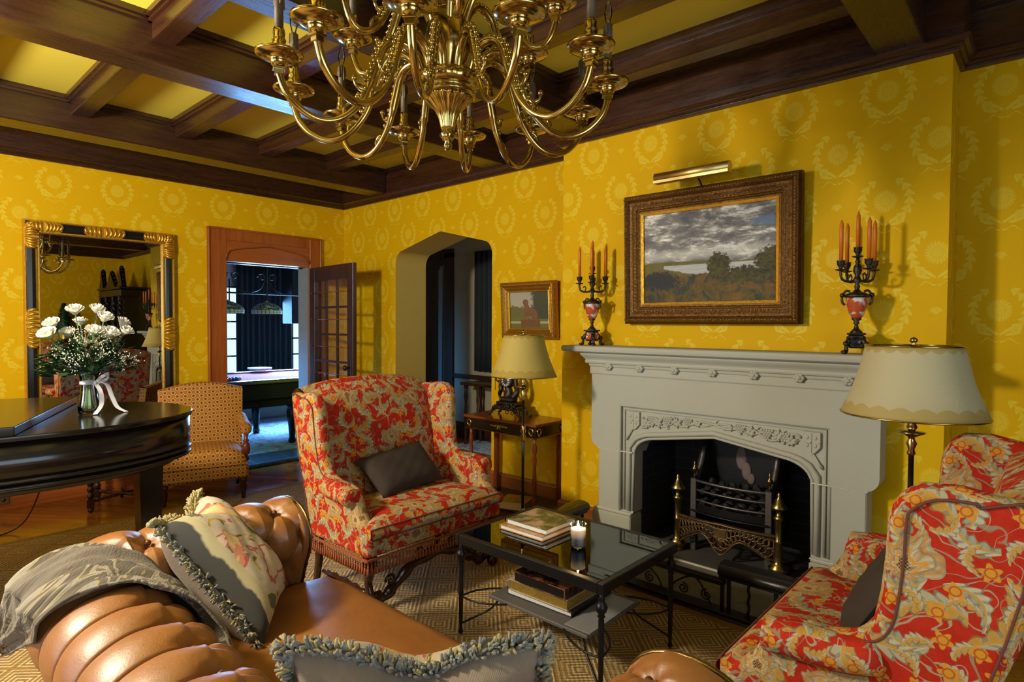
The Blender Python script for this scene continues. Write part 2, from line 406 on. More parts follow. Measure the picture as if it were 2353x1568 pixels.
PANE = glass_mat('door_glass', (0.97, 0.97, 0.95), 0.0, 1.3, 0.25)
def leather_mat():
    g = G('tan_chesterfield_leather'); c = g.n('ShaderNodeTexCoord').outputs['Object']
    n1 = g.noise(c, 3.0, 4, 0.6, 0.4); n2 = g.noise(c, 220, 2); n3 = g.noise(c, 26, 4, 0.7, 0.8)
    col = g.mix((n1*1.6-0.3).clamp(), (0.19, 0.062, 0.012), (0.38, 0.150, 0.030))
    return g.out(col, (n3*0.20+0.36), bump=n3+n2*0.25, bstr=0.25, bdist=0.004, spec=0.9)
LEATH = leather_mat()
BUTTON = plain('leather_button', (0.10, 0.03, 0.01), 0.4)
def floral_mat():
    g = G('red_floral_tapestry'); u, v = g.uv(); vec = g.xyz(u, v)
    wx = g.noise(g.xyz(u, v, 1.0), 6, 2)-0.5; wy = g.noise(g.xyz(u, v, 5.0), 6, 2)-0.5
    base = g.mix(g.noise(vec, 30, 3), (0.34, 0.012, 0.004), (0.55, 0.030, 0.007))
    # thin curling stems
    wv = g.xyz(u+wx*0.06, v+wy*0.06)
    n = g.noise(wv, 6.5, 1, 0.5, 1.2); col = g.mix((n-0.50).abs().below(0.010, 0.006)*0.9, base, (0.26, 0.23, 0.13))
    n4 = g.noise(g.xyz(u+wy*0.05, v+wx*0.05, 4.0), 8.0, 1, 0.5, 1.2); col = g.mix((n4-0.47).abs().below(0.009, 0.006)*0.9, col, (0.36, 0.31, 0.18))
    # acanthus leaves: curved serrated teardrops, one to a cell, turned at random
    for (S, ou, ov, bend, L, Wd, ca, cb) in ((5.2, 0.31, 0.17, 1.3, 0.46, 0.17, (0.40, 0.36, 0.23), (0.46, 0.24, 0.035)), (7.0, 0.73, 0.52, -1.5, 0.44, 0.17, (0.30, 0.28, 0.19), (0.48, 0.43, 0.28)), (10.5, 0.11, 0.83, 1.6, 0.42, 0.16, (0.46, 0.40, 0.26), (0.50, 0.26, 0.04))):
        uu = u+ou+wx*0.02; vv = v+ov+wy*0.02
        d, px, py, r1, r2 = g.vor(g.xyz(uu, vv), S, rnd=0.6); x = (uu-px)*S; y = (vv-py)*S; a = r1*6.283
        xr = x*a.cos()+y*a.sin(); yr = y*a.cos()-x*a.sin(); yr = yr-xr*xr*bend+0.06
        t = ((xr+L)/(2*L)).clamp(); sp = (t*3.1416).sin().max(0.0).sqrt()*(1.15-t*0.5)
        se = (t*34+yr.abs()*-22).sin(); w = sp*Wd*(1+se*0.22)
        ins = yr.abs().below(w, 0.012)*t.gt(0.001)*t.lt(0.999)
        k = (yr.abs()/(w+0.001)).clamp()
        c2 = g.mix((yr.gt(0.0)*0.8+se*0.2).clamp(), ca, cb); c2 = g.mix(k.below(0.13, 0.06), c2, (0.52, 0.26, 0.03)); c2 = g.mix((k-0.92).abs().below(0.09, 0.05)*0.65, c2, (0.13, 0.075, 0.035))
        c2 = g.mix(se.below(-0.55, 0.3)*k.gt(0.25)*0.5, c2, (0.17, 0.12, 0.06))
        col = g.mix(ins, col, c2)
    # small blossoms
    d, px, py, r1, r2 = g.vor(vec, 15)
    x = u*15-px*15; y = v*15-py*15; r = (x*x+y*y).sqrt(); th = y.atan2(x)
    R = 0.28+(th*5+r1*6).cos()*0.08
    f = r.below(R, 0.05)*r2.gt(0.66); col = g.mix(f, col, (0.62, 0.26, 0.02)); col = g.mix((r-0.17).abs().below(0.03, 0.03)*r2.gt(0.66), col, (0.40, 0.10, 0.02))
    # large peonies
    d, px, py, r1, r2 = g.vor(vec, 4.6, rnd=0.75)
    x = (u-px)*4.6+wx*0.9; y = (v-py)*4.6+wy*0.9; r = (x*x+y*y).sqrt(); th = y.atan2(x)+r1*6
    R = 0.29+(th*5).cos()*0.04+(th*13).cos()*0.015; msk = r.below(R, 0.012)
    pet = ((th*7).cos()*0.5+0.5); rr = (r/R)
    pc = g.mix(((rr*9+pet*2.0).sin()*0.5+0.5)*0.9, (0.50, 0.43, 0.26), (0.48, 0.22, 0.03))
    pc = g.mix((rr-0.63+wy*0.5).abs().below(0.04, 0.04)*0.6, pc, (0.24, 0.10, 0.04)); pc = g.mix(((th*26+rr*9).sin()).below(-0.3, 0.5)*rr.gt(0.45)*0.55, pc, (0.26, 0.21, 0.12))
    pc = g.mix(rr.below(0.30+wx*0.6, 0.08)*((u*700).sin()*(v*700).sin()*0.5+0.6), pc, (0.085, 0.022, 0.012))
    pc = g.mix((rr-0.40).abs().below(0.04, 0.05), pc, (0.60, 0.26, 0.03))
    pc = g.mix((rr-0.95).abs().below(0.035, 0.02)*0.6, pc, (0.24, 0.20, 0.11))
    col = g.mix(msk*r2.gt(0.30), col, pc)
    wv2 = (u*1400).sin()*0.5+(v*1400).sin()*0.5
    return g.out(col, 0.80, bump=wv2+g.noise(vec, 300, 2), bstr=0.25, bdist=0.001, spec=0.2)
FLORAL = floral_mat()
WELT = plain('dark_piping', (0.14, 0.035, 0.018), 0.8)
FRINGE = plain('rust_fringe', (0.30, 0.075, 0.020), 0.85, var=0.4, scale=60)
def ychair_mat():
    g = G('gold_medallion_brocade'); u, v = g.uv(); C = 0.064
    def cell(du, dv):
        x = ((u/C+du).frac()-0.5); y = ((v/C+dv).frac()-0.5); return (x*x+y*y).sqrt()
    r = cell(0, 0).min(cell(0.5, 0.5))
    c = g.mix((r-0.25).abs().below(0.045, 0.03), (0.40, 0.15, 0.014), (0.66, 0.36, 0.05))
    c = g.mix(r.below(0.13, 0.03), c, (0.12, 0.025, 0.015)); c = g.mix((r-0.34).abs().below(0.02, 0.02)*0.6, c, (0.20, 0.06, 0.012))
    return g.out(c, 0.75, bump=r, bstr=0.2, bdist=0.002)
YCH = ychair_mat()
BROWN = plain('brown_linen', (0.034, 0.021, 0.013), 0.85, var=0.15, scale=25, bstr=0.3)
def linen_mat(name, c1, c2):
    g = G(name); u, v = g.uv(); w = (u*1500).sin()*(v*1500).sin(); n = g.noise(g.xyz(u*12, v*3), 2, 3)
    return g.out(g.mix(n, c1, c2), 0.85, bump=w+n*3, bstr=0.3, bdist=0.002, Sheen_Weight=0.2)
GLINEN = linen_mat('taupe_linen', (0.18, 0.135, 0.10), (0.30, 0.215, 0.135))
GFRINGE = plain('slate_and_gold_tassels', (0.26, 0.25, 0.21), 0.9, var=0.5, scale=90, bstr=0.5)
YFRINGE = plain('mustard_tassels', (0.45, 0.36, 0.15), 0.9, var=0.5, scale=90, bstr=0.5)
def tapestry_mat():
    g = G('figural_tapestry_panel'); u, v = g.uv(); vec = g.xyz(u, v)
    n = g.noise(vec, 6, 3, 0.5, 0.8); c = g.mix(g.noise(vec, 40, 3), (0.42, 0.34, 0.24), (0.56, 0.48, 0.36))
    c = g.mix((n-0.62).below(0.0, 0.02)*0.0+(n.gt(0.535)), c, (0.42, 0.10, 0.08)); c = g.mix(n.gt(0.575), c, (0.55, 0.42, 0.30))
    m = g.noise(g.xyz(u+3, v), 8, 3, 0.5, 1.2); c = g.mix(m.gt(0.60), c, (0.10, 0.11, 0.06)); c = g.mix((m-0.60).abs().below(0.010, 0.006), c, (0.45, 0.30, 0.08))
    k = g.noise(g.xyz(u, v+7), 7, 2, 0.5, 0.6); c = g.mix(k.lt(0.39), c, (0.60, 0.22, 0.13)); c = g.mix(k.lt(0.345), c, (0.62, 0.46, 0.20)); c = g.mix((u+(n-0.5)*0.04).lt(-0.112), c, (0.040, 0.038, 0.033)); c = g.mix(((u+(n-0.5)*0.04)+0.102).abs().below(0.012, 0.004), c, (0.42, 0.36, 0.20))
    return g.out(c, 0.85, bump=g.noise(vec, 400, 2), bstr=0.3, bdist=0.002)
TAPES = tapestry_mat()
def throw_mat():
    g = G('grey_paisley_wool'); u, v = g.uv(); vec = g.xyz(u, v)
    n = g.noise(vec, 9.0, 2, 0.5, 0.7); b = (n*52).sin()
    c = g.mix(b.gt(0.55), (0.11, 0.09, 0.065), (0.27, 0.245, 0.19)); c = g.mix((b-0.5).abs().below(0.10, 0.08), c, (0.36, 0.24, 0.06))
    n2 = g.noise(g.xyz(u+9, v), 3.0, 2); c = g.mix(n2.below(0.47, 0.05), c, (0.15, 0.125, 0.095))
    return g.out(c, 0.95, bump=g.noise(vec, 160, 3)+g.noise(vec, 7, 3, 0.5, 0.5)*2, bstr=0.6, bdist=0.006, Sheen_Weight=0.1)
THROW = throw_mat()
def marble_mat():
    g = G('red_white_marble'); x, y, z = g.obj(); n = g.noise(g.xyz(x, y, z), 16, 2, 0.5, 1.0)
    return g.out(g.ramp(n, [(0.0, (0.42, 0.06, 0.02)), (0.52, (0.50, 0.09, 0.03)), (0.56, (0.62, 0.55, 0.50)), (0.75, (0.70, 0.66, 0.62))]), 0.2)
MARBLE = marble_mat()
CWAX = plain('orange_candle_wax', (0.62, 0.145, 0.012), 0.4, var=0.05, bstr=0.02, Subsurface_Weight=0.0)
SLEEVE = plain('candle_sleeve', (0.11, 0.075, 0.035), 0.5, var=0.5, scale=40, bstr=0.4)
SHADE = None
def shade_mat(ca=(0.47, 0.39, 0.18), cb=(0.40, 0.29, 0.08)):
    g = G('parchment_lampshade'); x, y, z = g.obj(); th = y.atan2(x)
    c = g.mix((z-(0.035+(th*10).cos().abs()*0.014)).below(0.0, 0.003), ca, cb); c = g.mix(((z*-1)+(0.262-(th*10).cos().abs()*0.014)).below(0.0, 0.003), c, cb)
    return g.out(c, 0.7, bump=g.noise(g.xyz(x, y, z), 90, 2), bstr=0.05)
SHADE = shade_mat((0.46, 0.40, 0.22), (0.40, 0.30, 0.09)); SHADE_BOUNCE = shade_mat((0.47, 0.35, 0.075), (0.40, 0.27, 0.04))  # same parchment; the left lamp's copy has yellow bounce light painted into its colour
PAPER = plain('page_edges', (0.72, 0.70, 0.66), 0.8, var=0.06, scale=50)
YPAPER = plain('aged_page_edges', (0.62, 0.42, 0.13), 0.7, var=0.1, scale=50)
GREYC = plain('grey_cloth_cover', (0.11, 0.10, 0.095), 0.6)
BLACKC = plain('black_cover', (0.012, 0.011, 0.010), 0.3)
CREAMC = plain('cream_cover', (0.50, 0.42, 0.28), 0.5)
def cover_mat(name, cols, scale=9):
    g = G(name); u, v = g.uv(); n = g.noise(g.xyz(u, v), scale, 3, 0.6, 0.7)
    return g.out(g.ramp(n, cols), 0.25)
COV_A = cover_mat('garden_photo_cover', [(0.30, (0.02, 0.035, 0.02)), (0.47, (0.08, 0.11, 0.05)), (0.55, (0.35, 0.22, 0.12)), (0.62, (0.50, 0.36, 0.28)), (0.72, (0.13, 0.10, 0.05))])
COV_B = cover_mat('orange_pastel_cover', [(0.35, (0.30, 0.16, 0.05)), (0.5, (0.55, 0.20, 0.05)), (0.6, (0.45, 0.38, 0.18)), (0.75, (0.20, 0.10, 0.04))])
COV_C = cover_mat('dark_floral_cover', [(0.40, (0.012, 0.008, 0.006)), (0.50, (0.10, 0.03, 0.01)), (0.58, (0.40, 0.15, 0.06)), (0.68, (0.25, 0.20, 0.15))], 12)
COV_T = cover_mat('old_map_cover', [(0.30, (0.22, 0.13, 0.02)), (0.55, (0.30, 0.17, 0.03)), (0.62, (0.55, 0.12, 0.05)), (0.75, (0.45, 0.28, 0.06))], 9)
COAL = plain('coal', (0.016, 0.015, 0.015), 0.6, var=0.4, scale=30, bstr=0.8)
LEAF = plain('dark_green_leaf', (0.018, 0.065, 0.018), 0.45, var=0.4, scale=20)
STEM = plain('green_stem', (0.10, 0.18, 0.03), 0.5)
ROSE = plain('white_rose_petal', (0.86, 0.84, 0.72), 0.55, var=0.03)
GYPS = plain('white_gypsophila', (0.72, 0.68, 0.52), 0.8, var=0.1)
RIBBON = plain('white_organza', (0.72, 0.72, 0.72), 0.45)
CREAMW = plain('cream_hall_wall', (0.50, 0.44, 0.30), 0.8, var=0.04)
GREYW = plain('grey_plaster', (0.30, 0.33, 0.34), 0.8)
CURT = plain('dark_green_curtain', (0.014, 0.022, 0.026), 0.8, var=0.3, scale=20)
PALEFR = plain('grey_painted_jamb', (0.26, 0.27, 0.26), 0.5)
def painting_big():
    g = G('landscape_oil_painting'); x, y, z = g.obj()      # x across (0..1 left to right), z up, in metres
    W, H = 0.86, 0.57; s = x/W; t = z/H; vec = g.xyz(x, z)
    cl = g.noise(g.xyz(x*1.0, z*2.6), 5.5, 6, 0.65, 0.5); cl2 = g.noise(g.xyz(x*2, z*7), 7, 5, 0.7, 0.6)
    sky = g.ramp((cl+(cl2-0.5)*0.45).clamp(), [(0.30, (0.11, 0.11, 0.12)), (0.47, (0.20, 0.19, 0.18)), (0.54, (0.36, 0.34, 0.29)), (0.60, (0.66, 0.64, 0.58)), (0.68, (0.88, 0.87, 0.82))])
    sky = g.mix(((s-0.93)**2.0*6+(t-0.80)**2.0*45).below(0.10, 0.10)*0.8, sky, (0.17, 0.25, 0.36))
    sky = g.mix((t-0.52).abs().below(0.05, 0.06)*0.55, sky, (0.66, 0.64, 0.55))
    n = g.noise(vec, 14, 4, 0.6); n2 = g.noise(vec, 45, 4, 0.7)
    water = g.mix(g.noise(g.xyz(x*2, z*16), 6, 3), (0.30, 0.30, 0.27), (0.62, 0.62, 0.58))
    land = g.ramp((g.noise(vec, 9, 5, 0.7, 0.6)*0.8+n2*0.3-0.05).clamp(), [(0.33, (0.030, 0.034, 0.032)), (0.45, (0.055, 0.055, 0.035)), (0.53, (0.13, 0.085, 0.022)), (0.62, (0.22, 0.095, 0.022)), (0.70, (0.14, 0.12, 0.05))])
    hills = g.mix(n, (0.10, 0.09, 0.018), (0.20, 0.17, 0.05))
    c = g.mix(t.below(0.44+(s*7).sin()*0.012-s*0.01, 0.01), sky, hills)
    c = g.mix(t.below(0.405, 0.008)*s.gt(0.16), c, water)
    lh = t.below(0.42-s*0.30+(n-0.5)*0.05, 0.01)*s.below(0.42, 0.01); c = g.mix(lh, c, hills)
    c = g.mix(t.below(0.27+(n-0.5)*0.10+s*0.06, 0.012), c, land)
    tree = (((s-0.585)/0.085)**2.0+((t-0.37)/0.15)**2.0+(n2-0.5)*2.6).below(1.0, 0.3)
    dk = g.mix((n2*2.2-0.6+(n-0.5)).clamp(), (0.018, 0.020, 0.014), (0.12, 0.10, 0.025)); c = g.mix(tree, c, dk)
    t2 = (((s-0.97)/0.14)**2.0+((t-0.36)/0.19)**2.0+(n2-0.5)*2.6).below(1.0, 0.3); c = g.mix(t2, c, dk)
    t3 = (((s-0.78)/0.14)**2.0+((t-0.27)/0.09)**2.0+(n2-0.5)*3.0).below(1.0, 0.3); c = g.mix(t3, c, dk)
    t4 = (((s-0.12)/0.16)**2.0+((t-0.24)/0.10)**2.0+(n2-0.5)*4.0).below(1.0, 0.6); c = g.mix(t4, c, (0.035, 0.037, 0.035))
    return g.out(c, 0.6, bump=n2, bstr=0.3, bdist=0.002, spec=0.2)
def painting_small():
    g = G('statue_oil_painting'); x, y, z = g.obj(); W, H = 0.425, 0.30; s = x/W; t = z/H; vec = g.xyz(x, z)
    n = g.noise(vec, 30, 4, 0.7); c = g.mix(t, (0.50, 0.42, 0.27), (0.36, 0.34, 0.27))
    c = g.mix(t.below(0.30+(n-0.5)*0.1, 0.02), c, (0.13, 0.14, 0.035)); c = g.mix((t-0.16).abs().below(0.03, 0.02), c, (0.42, 0.36, 0.20))
    fol = ((1-s)*1.1+(n-0.5)*0.5).below(0.46, 0.08)*t.gt(0.26); c = g.mix(fol, c, (0.045, 0.055, 0.030))
    fol2 = t.below(0.62+(n-0.5)*0.35-s*0.1, 0.05)*t.gt(0.29)*s.below(0.42, 0.1); c = g.mix(fol2, c, (0.13, 0.12, 0.035))
    br = g.mix(n, (0.09, 0.035, 0.014), (0.21, 0.095, 0.035))
    pl = (s-0.52).abs().below(0.25, 0.01)*(t-0.13).abs().below(0.11, 0.01); c = g.mix(pl, c, br)
    body = (((s-0.55)/0.15)**2.0+((t-0.44)/0.14)**2.0+((s-0.55)*(t-0.44))*28).below(1.0, 0.15)
    chest = (((s-0.43)/0.08)**2.0+((t-0.50)/0.20)**2.0).below(1.0, 0.15); head = (((s-0.41)/0.075)**2.0+((t-0.72)/0.09)**2.0).below(1.0, 0.15)
    legs = ((s-0.40).abs().below(0.025, 0.01)+(s-0.47).abs().below(0.02, 0.01)+(s-0.66).abs().below(0.05, 0.01)).clamp()*(t-0.32).abs().below(0.09, 0.01)
    c = g.mix(body.max(chest).max(head).max(legs), c, g.mix(n, (0.10, 0.040, 0.016), (0.24, 0.12, 0.05)))
    return g.out(c, 0.4)
# ---------------------------------------------------------------- room shell
XB, YA, XC = 3.879, 6.158, 3.592
YB0, YB1 = 0.403, 2.75            # chimney breast
XW, YS = -3.3, -2.15               # west wall, south wall
CZ = 3.12
fl = MB(); fl.box(XW-0.2, 4.6, YS-0.2, YA+0.1, -0.1, 0); struct('floor', fl, FLOOR)
# wall A (north) with door opening
DX0, DX1, DZ = 2.50, 3.45, 2.13
w = MB(); w.box(XW-0.2, DX0, YA, YA+0.16, 0, 3.2); w.box(DX1, XB+0.6, YA, YA+0.16, 0, 3.2); w.box(DX0, DX1, YA, YA+0.16, DZ, 3.2); struct('wall_north', w, WP_A)
# wall B (east) with arched opening
AY0, AY1, AZ, AP, ACY = 3.765, 5.18, 2.15, 2.405, 4.47
def arch_pts():
    pts = [(AY0, 0.0), (AY0, AZ-0.02)]
    for k in range(1, 7):
        a = PI-k/6*PI*0.42; pts.append((AY0+0.11+0.11*math.cos(a), AZ-0.02+0.13*math.sin(a)))
    pts.append((ACY, AP))
    for k in range(6, 0, -1):
        a = k/6*PI*0.42; pts.append((AY1-0.11+0.11*math.cos(a), AZ-0.02+0.13*math.sin(a)))
    return pts+[(AY1, AZ-0.02), (AY1, 0.0)]
AT = 0.41
def arch_wall(x0, x1, mat, name, ylo, yhi, zt):
    w = MB(); ap = arch_pts()
    def ring(x): return [(x, y, z) for y, z in ap]
    # face split in left, right and top strips
    for x, flip in ((x0, 0), (x1, 1)):
        vs = []; fs = []
        vs += [(x, ylo, 0), (x, AY0, 0), (x, AY0, zt), (x, ylo, zt), (x, AY1, 0), (x, yhi, 0), (x, yhi, zt), (x, AY1, zt)]
        fs += [(0, 1, 2, 3), (4, 5, 6, 7)]
        up = ap[1:-1]; b = len(vs)
        vs += [(x, y, z) for y, z in up]+[(x, y, zt) for y, z in up]; n = len(up)
        fs += [(b+i, b+i+1, b+n+i+1, b+n+i) for i in range(n-1)]
        w.add(vs, fs)
    w.add([(x0, ylo, 0), (x1, ylo, 0), (x1, ylo, zt), (x0, ylo, zt), (x0, yhi, 0), (x1, yhi, 0), (x1, yhi, zt), (x0, yhi, zt)], [(0, 1, 2, 3), (4, 5, 6, 7), (3, 2, 6, 7)])
    return w
w = arch_wall(XB, XB+0.02, WP_B, 'wall_east', YB1-0.1, YA, 3.2); w.box(XB, XB+0.2, YS-0.2, YB0+0.05, 0, 3.2)
we = w.build('wall_east', WP_B, None, 'structure', fix=False)
# plain painted jamb and soffit of the arch
j = MB(); ap = arch_pts(); n = len(ap)
j.add([(XB+0.0, y, z) for y, z in ap]+[(XB+AT, y, z) for y, z in ap], [(i, i+1, n+i+1, n+i) for i in range(n-1)])
j2 = arch_wall(XB+AT-0.01, XB+AT, PLAINY, 'x', YB1, YA, 3.2)
j.v += []; off = len(j.v); j.v += j2.v; j.f += [tuple(i+off for i in f) for f in j2.f]; j.sm += j2.sm
o = j.build('trim_1', PLAINY, None, 'structure', fix=False)
# chimney breast with a hole for the firebox
FY0, FY1 = 0.90, 2.13
w = MB(); w.box(XC, XB+0.02, YB0, FY0, 0, 3.2); w.box(XC, XB+0.02, FY1, YB1, 0, 3.2); w.box(XC, XB+0.02, FY0, FY1, 0.95, 3.2)
struct('wall_chimney', w, WP_B)
# firebox
fb = MB(); X2 = 4.12
fb.box(X2, X2+0.1, 0.8, 2.25, 0, 1.3); fb.box(3.52, X2, 0.80, FY0+0.04, 0, 1.3); fb.box(3.52, X2, FY1-0.04, 2.25, 0, 1.3); fb.box(3.52, X2, 0.8, 2.25, 1.2, 1.3)
struct('wall_firebox', fb, BRICK)
# west and south walls (seen only in the mirror or from the side)
w = MB(); x0, x1 = XW-0.15, XW
for a, b in ((YS-0.2, 0.35), (2.05, 3.05), (4.75, YA+0.1)): w.box(x0, x1, a, b, 0, 3.2)
for a, b in ((0.35, 2.05), (3.05, 4.75)): w.box(x0, x1, a, b, 0, 0.5); w.box(x0, x1, a, b, 2.6, 3.2)
struct('wall_west', w, DW_Z)  # dark finish given to this unseen wall to absorb warm lamp bounce
w = MB(); w.box(XW-0.2, -1.0, YS-0.15, YS, 0, 3.2); w.box(1.6, XB+0.1, YS-0.15, YS, 0, 3.2); w.box(-1.0, 1.6, YS-0.15, YS, 0, 0.6); w.box(-1.0, 1.6, YS-0.15, YS, 2.5, 3.2)
struct('wall_south', w, WP_A)
k = 0
for (a0, a1, z0, z1, ax) in ((0.35, 2.05, 0.5, 2.6, 'w'), (3.05, 4.75, 0.5, 2.6, 'w'), (-1.0, 1.6, 0.6, 2.5, 's')):
    m = MB(); k += 1
    for i in range(5):
        p = a0+(a1-a0)*i/4; t = 0.03 if 0 < i < 4 else 0.06
        if ax == 'w': m.box(XW-0.1, XW-0.04, max(a0, p-t), min(a1, p+t), z0, z1)
        else: m.box(max(a0, p-t), min(a1, p+t), YS-0.1, YS-0.04, z0, z1)
    for z in (z0, (z0+z1)/2, z1-0.06):
        if ax == 'w': m.box(XW-0.1, XW-0.04, a0, a1, z, z+0.06)
        else: m.box(a0, a1, YS-0.1, YS-0.04, z, z+0.06)
    struct('window_%d' % k, m, DW_Z)
# ceiling
c = MB(); c.box(XW-0.2, XB+0.2, YS-0.2, YA+0.16, CZ, CZ+0.1); struct('ceiling', c, CEILY)
ZB = 2.875; ZX = 2.992
girders = [(5.285, 5.52), (3.56, 3.775), (2.45, 2.655), (0.51, 0.715), (-0.85, -0.64)]
tn = 2
def beam(name, x0, x1, y0, y1, z0, mat):
    m = MB(); m.box(x0, x1, y0, y1, z0, CZ, 0.006); return struct(name, m, mat)
for y0, y1 in girders:
    beam('trim_%d' % tn, XW, XB-0.05, y0, y1, ZB, DW_X); tn += 1
crossx = [-2.99, -2.31, -1.63, -0.95, -0.27, 0.41, 1.095, 1.785, 2.465, 3.135]
segs = [(YA-0.05, 5.52), (5.285, 3.775), (3.56, 2.655), (2.45, 0.715), (0.51, -0.64), (-0.85, YS)]
for i, (b, a) in enumerate(segs):
    m = MB()
    for xx in crossx:
        if i == 0: continue
        m.box(xx, xx+0.115, a, b, ZX, CZ, 0.005)
    if i > 0: struct('trim_%d' % tn, m, DW_Y); tn += 1
# coffer mouldings
cmx = MB(); cmy = MB()
for i, (b, a) in enumerate(segs):
    if i == 0: continue
    # beads against the girders (along x) and the cross beams (along y)
    for (z0, z1, d) in ((CZ-0.03, CZ, 0.035), (CZ-0.048, CZ-0.03, 0.020)):
        cmx.box(XW, XB-0.06, b-d, b, z0, z1); cmx.box(XW, XB-0.06, a, a+d, z0, z1)
        for xx in crossx: cmy.box(xx-d, xx, a, b, z0, z1); cmy.box(xx+0.115, xx+0.115+d, a, b, z0, z1)
struct('trim_%d' % tn, cmx, DW_X); struct('trim_%d' % (tn+1), cmy, DW_Y); tn += 2
# frieze boards and crown moulding around the room
def frieze(name, path, mat):
    m = MB(); P = [(0, ZB), (0.045, ZB), (0.045, CZ), (0, CZ)]
    m.sweep(P, path)
    m.sweep([(0.045, CZ-0.034), (0.085, CZ-0.030), (0.085, CZ), (0.045, CZ)], path)
    return struct(name, m, mat)
def crown(name, path, mat):
    m = MB(); z = 2.815
    m.sweep([(0, z), (0.022, z), (0.026, z+0.008), (0.026, z+0.016), (0.040, z+0.018), (0.046, z+0.026), (0.046, z+0.034), (0.062, z+0.040), (0.072, z+0.052), (0.072, z+0.060), (0.045, z+0.064), (0, z+0.064)], path)
    return struct(name, m, mat)
pathE = [(XB, YA, 0), (XB, YB1, 0), (XC, YB1, 0), (XC, YB0, 0), (XB, YB0, 0), (XB, YS, 0)]
pathN = [(XW, YA, 0), (XB, YA, 0)]
for fnc in (frieze, crown):
    fnc('trim_%d' % tn, pathE, DW_Y); fnc('trim_%d' % (tn+1), pathN, DW_X); fnc('trim_%d' % (tn+2), [(XB, YS, 0), (XW, YS, 0)], DW_X); tn += 3
# baseboards
bb = [(0, 0), (0.032, 0), (0.034, 0.022), (0.020, 0.034), (0.020, 0.165), (0.012, 0.182), (0, 0.186)]
m = MB(); m.sweep(bb, [(XW, YA, 0), (DX0-0.14, YA, 0)]); m.sweep(bb, [(DX1+0.12, YA, 0), (XB, YA, 0)]); struct('baseboard_north', m, OAK_X)
m = MB(); m.sweep(bb, [(XB, YA, 0), (XB, AY1, 0)]); m.sweep(bb, [(XB, AY0, 0), (XB, YB1, 0), (XC, YB1, 0), (XC, 2.42, 0)]); m.sweep(bb, [(XC, 0.63, 0), (XC, YB0, 0), (XB, YB0, 0), (XB, YS, 0)]); struct('baseboard_east', m, OAK_Y)
m = MB(); m.sweep(bb, [(XB+AT, AY0, 0), (XB, AY0, 0)]); m.sweep(bb, [(XB, AY1, 0), (XB+AT, AY1, 0)]); struct('baseboard_arch', m, OAK_X)
# hearth slab
m = MB(); m.box(2.985, 3.60, 0.62, 2.44, 0, 0.02); struct('floor_hearth', m, SLATEB)
m = MB(); m.box(3.50, X2, FY0+0.04, FY1-0.04, 0, 0.026); struct('floor_firebox', m, SLATE)
m = MB(); m.box(3.485, 3.50, 0.95, 2.08, 0.0, 0.027); struct('trim_%d' % tn, m, STONEL); tn += 1
# door casing with tudor-arch head
def casing():
    m = MB(); y0, y1 = YA-0.035, YA
    m.box(2.365, DX0+0.03, y0, y1, 0, 2.435, 0.004); m.box(DX1-0.02, 3.555, y0, y1, 0, 2.435, 0.004)
    m.box(DX0+0.03, DX1-0.02, y0+0.002, y1, 2.325, 2.433)
    m.box(2.355, 3.565, y0-0.012, y1, 2.425, 2.445, 0.003); m.box(2.355, 2.372, y0-0.012, y1, 0, 2.435, 0.003); m.box(3.548, 3.565, y0-0.012, y1, 0, 2.435, 0.003)
    return m
cas = struct('trim_%d' % tn, casing(), OAK_Z); tn += 1
m = MB(); m.box(DX0+0.0, DX1, YA-0.012, YA+0.12, DZ-0.01, 2.33); struct('trim_%d' % tn, m, OAK_X); tn += 1
m = MB()
cxm = (DX0+DX1)/2
arc = [(DX0+0.03, 2.15), (DX0+0.035, 2.19), (DX0+0.06, 2.225), (DX0+0.12, 2.245), (cxm, 2.305), (DX1-0.10, 2.245), (DX1-0.045, 2.225), (DX1-0.02, 2.19), (DX1-0.02, 2.15)]
outer = [(DX0+0.03, 2.15), (DX0+0.03, 2.34), (DX1-0.02, 2.34), (DX1-0.02, 2.15)]
# spandrel above the arch line, standing proud of the recessed panel
vs = []; fs = []
for (x, z) in arc: vs.append((x, YA-0.033, z)); vs.append((x, YA-0.033, 2.327)); vs.append((x, YA-0.012, z))
for i in range(len(arc)-1): fs += [(3*i, 3*i+3, 3*i+4, 3*i+1), (3*i, 3*i+2, 3*i+5, 3*i+3)]
m.add(vs, fs); m.tube([(x, YA-0.034, z) for x, z in arc], 0.006, 6)
struct('trim_%d' % tn, m, OAK_X); tn += 1
# dark jamb lining, right side in grey paint, threshold
m = MB(); m.box(DX0, DX0+0.02, YA-0.01, YA+0.16, 0, DZ); m.box(DX0, DX1, YA+0.1, YA+0.16, DZ-0.02, DZ); struct('trim_%d' % tn, m, DW_Z); tn += 1
m = MB(); m.box(DX1-0.035, DX1, YA-0.005, YA+0.20, 0, DZ); m.box(DX1-0.055, DX1, YA+0.12, YA+0.2, 0, 0.16); struct('trim_%d' % tn, m, PALEFR); tn += 1
m = MB(); m.box(DX0, DX1, YA-0.05, YA+0.03, 0, 0.022, 0.006); struct('trim_%d' % tn, m, DW_X); tn += 1
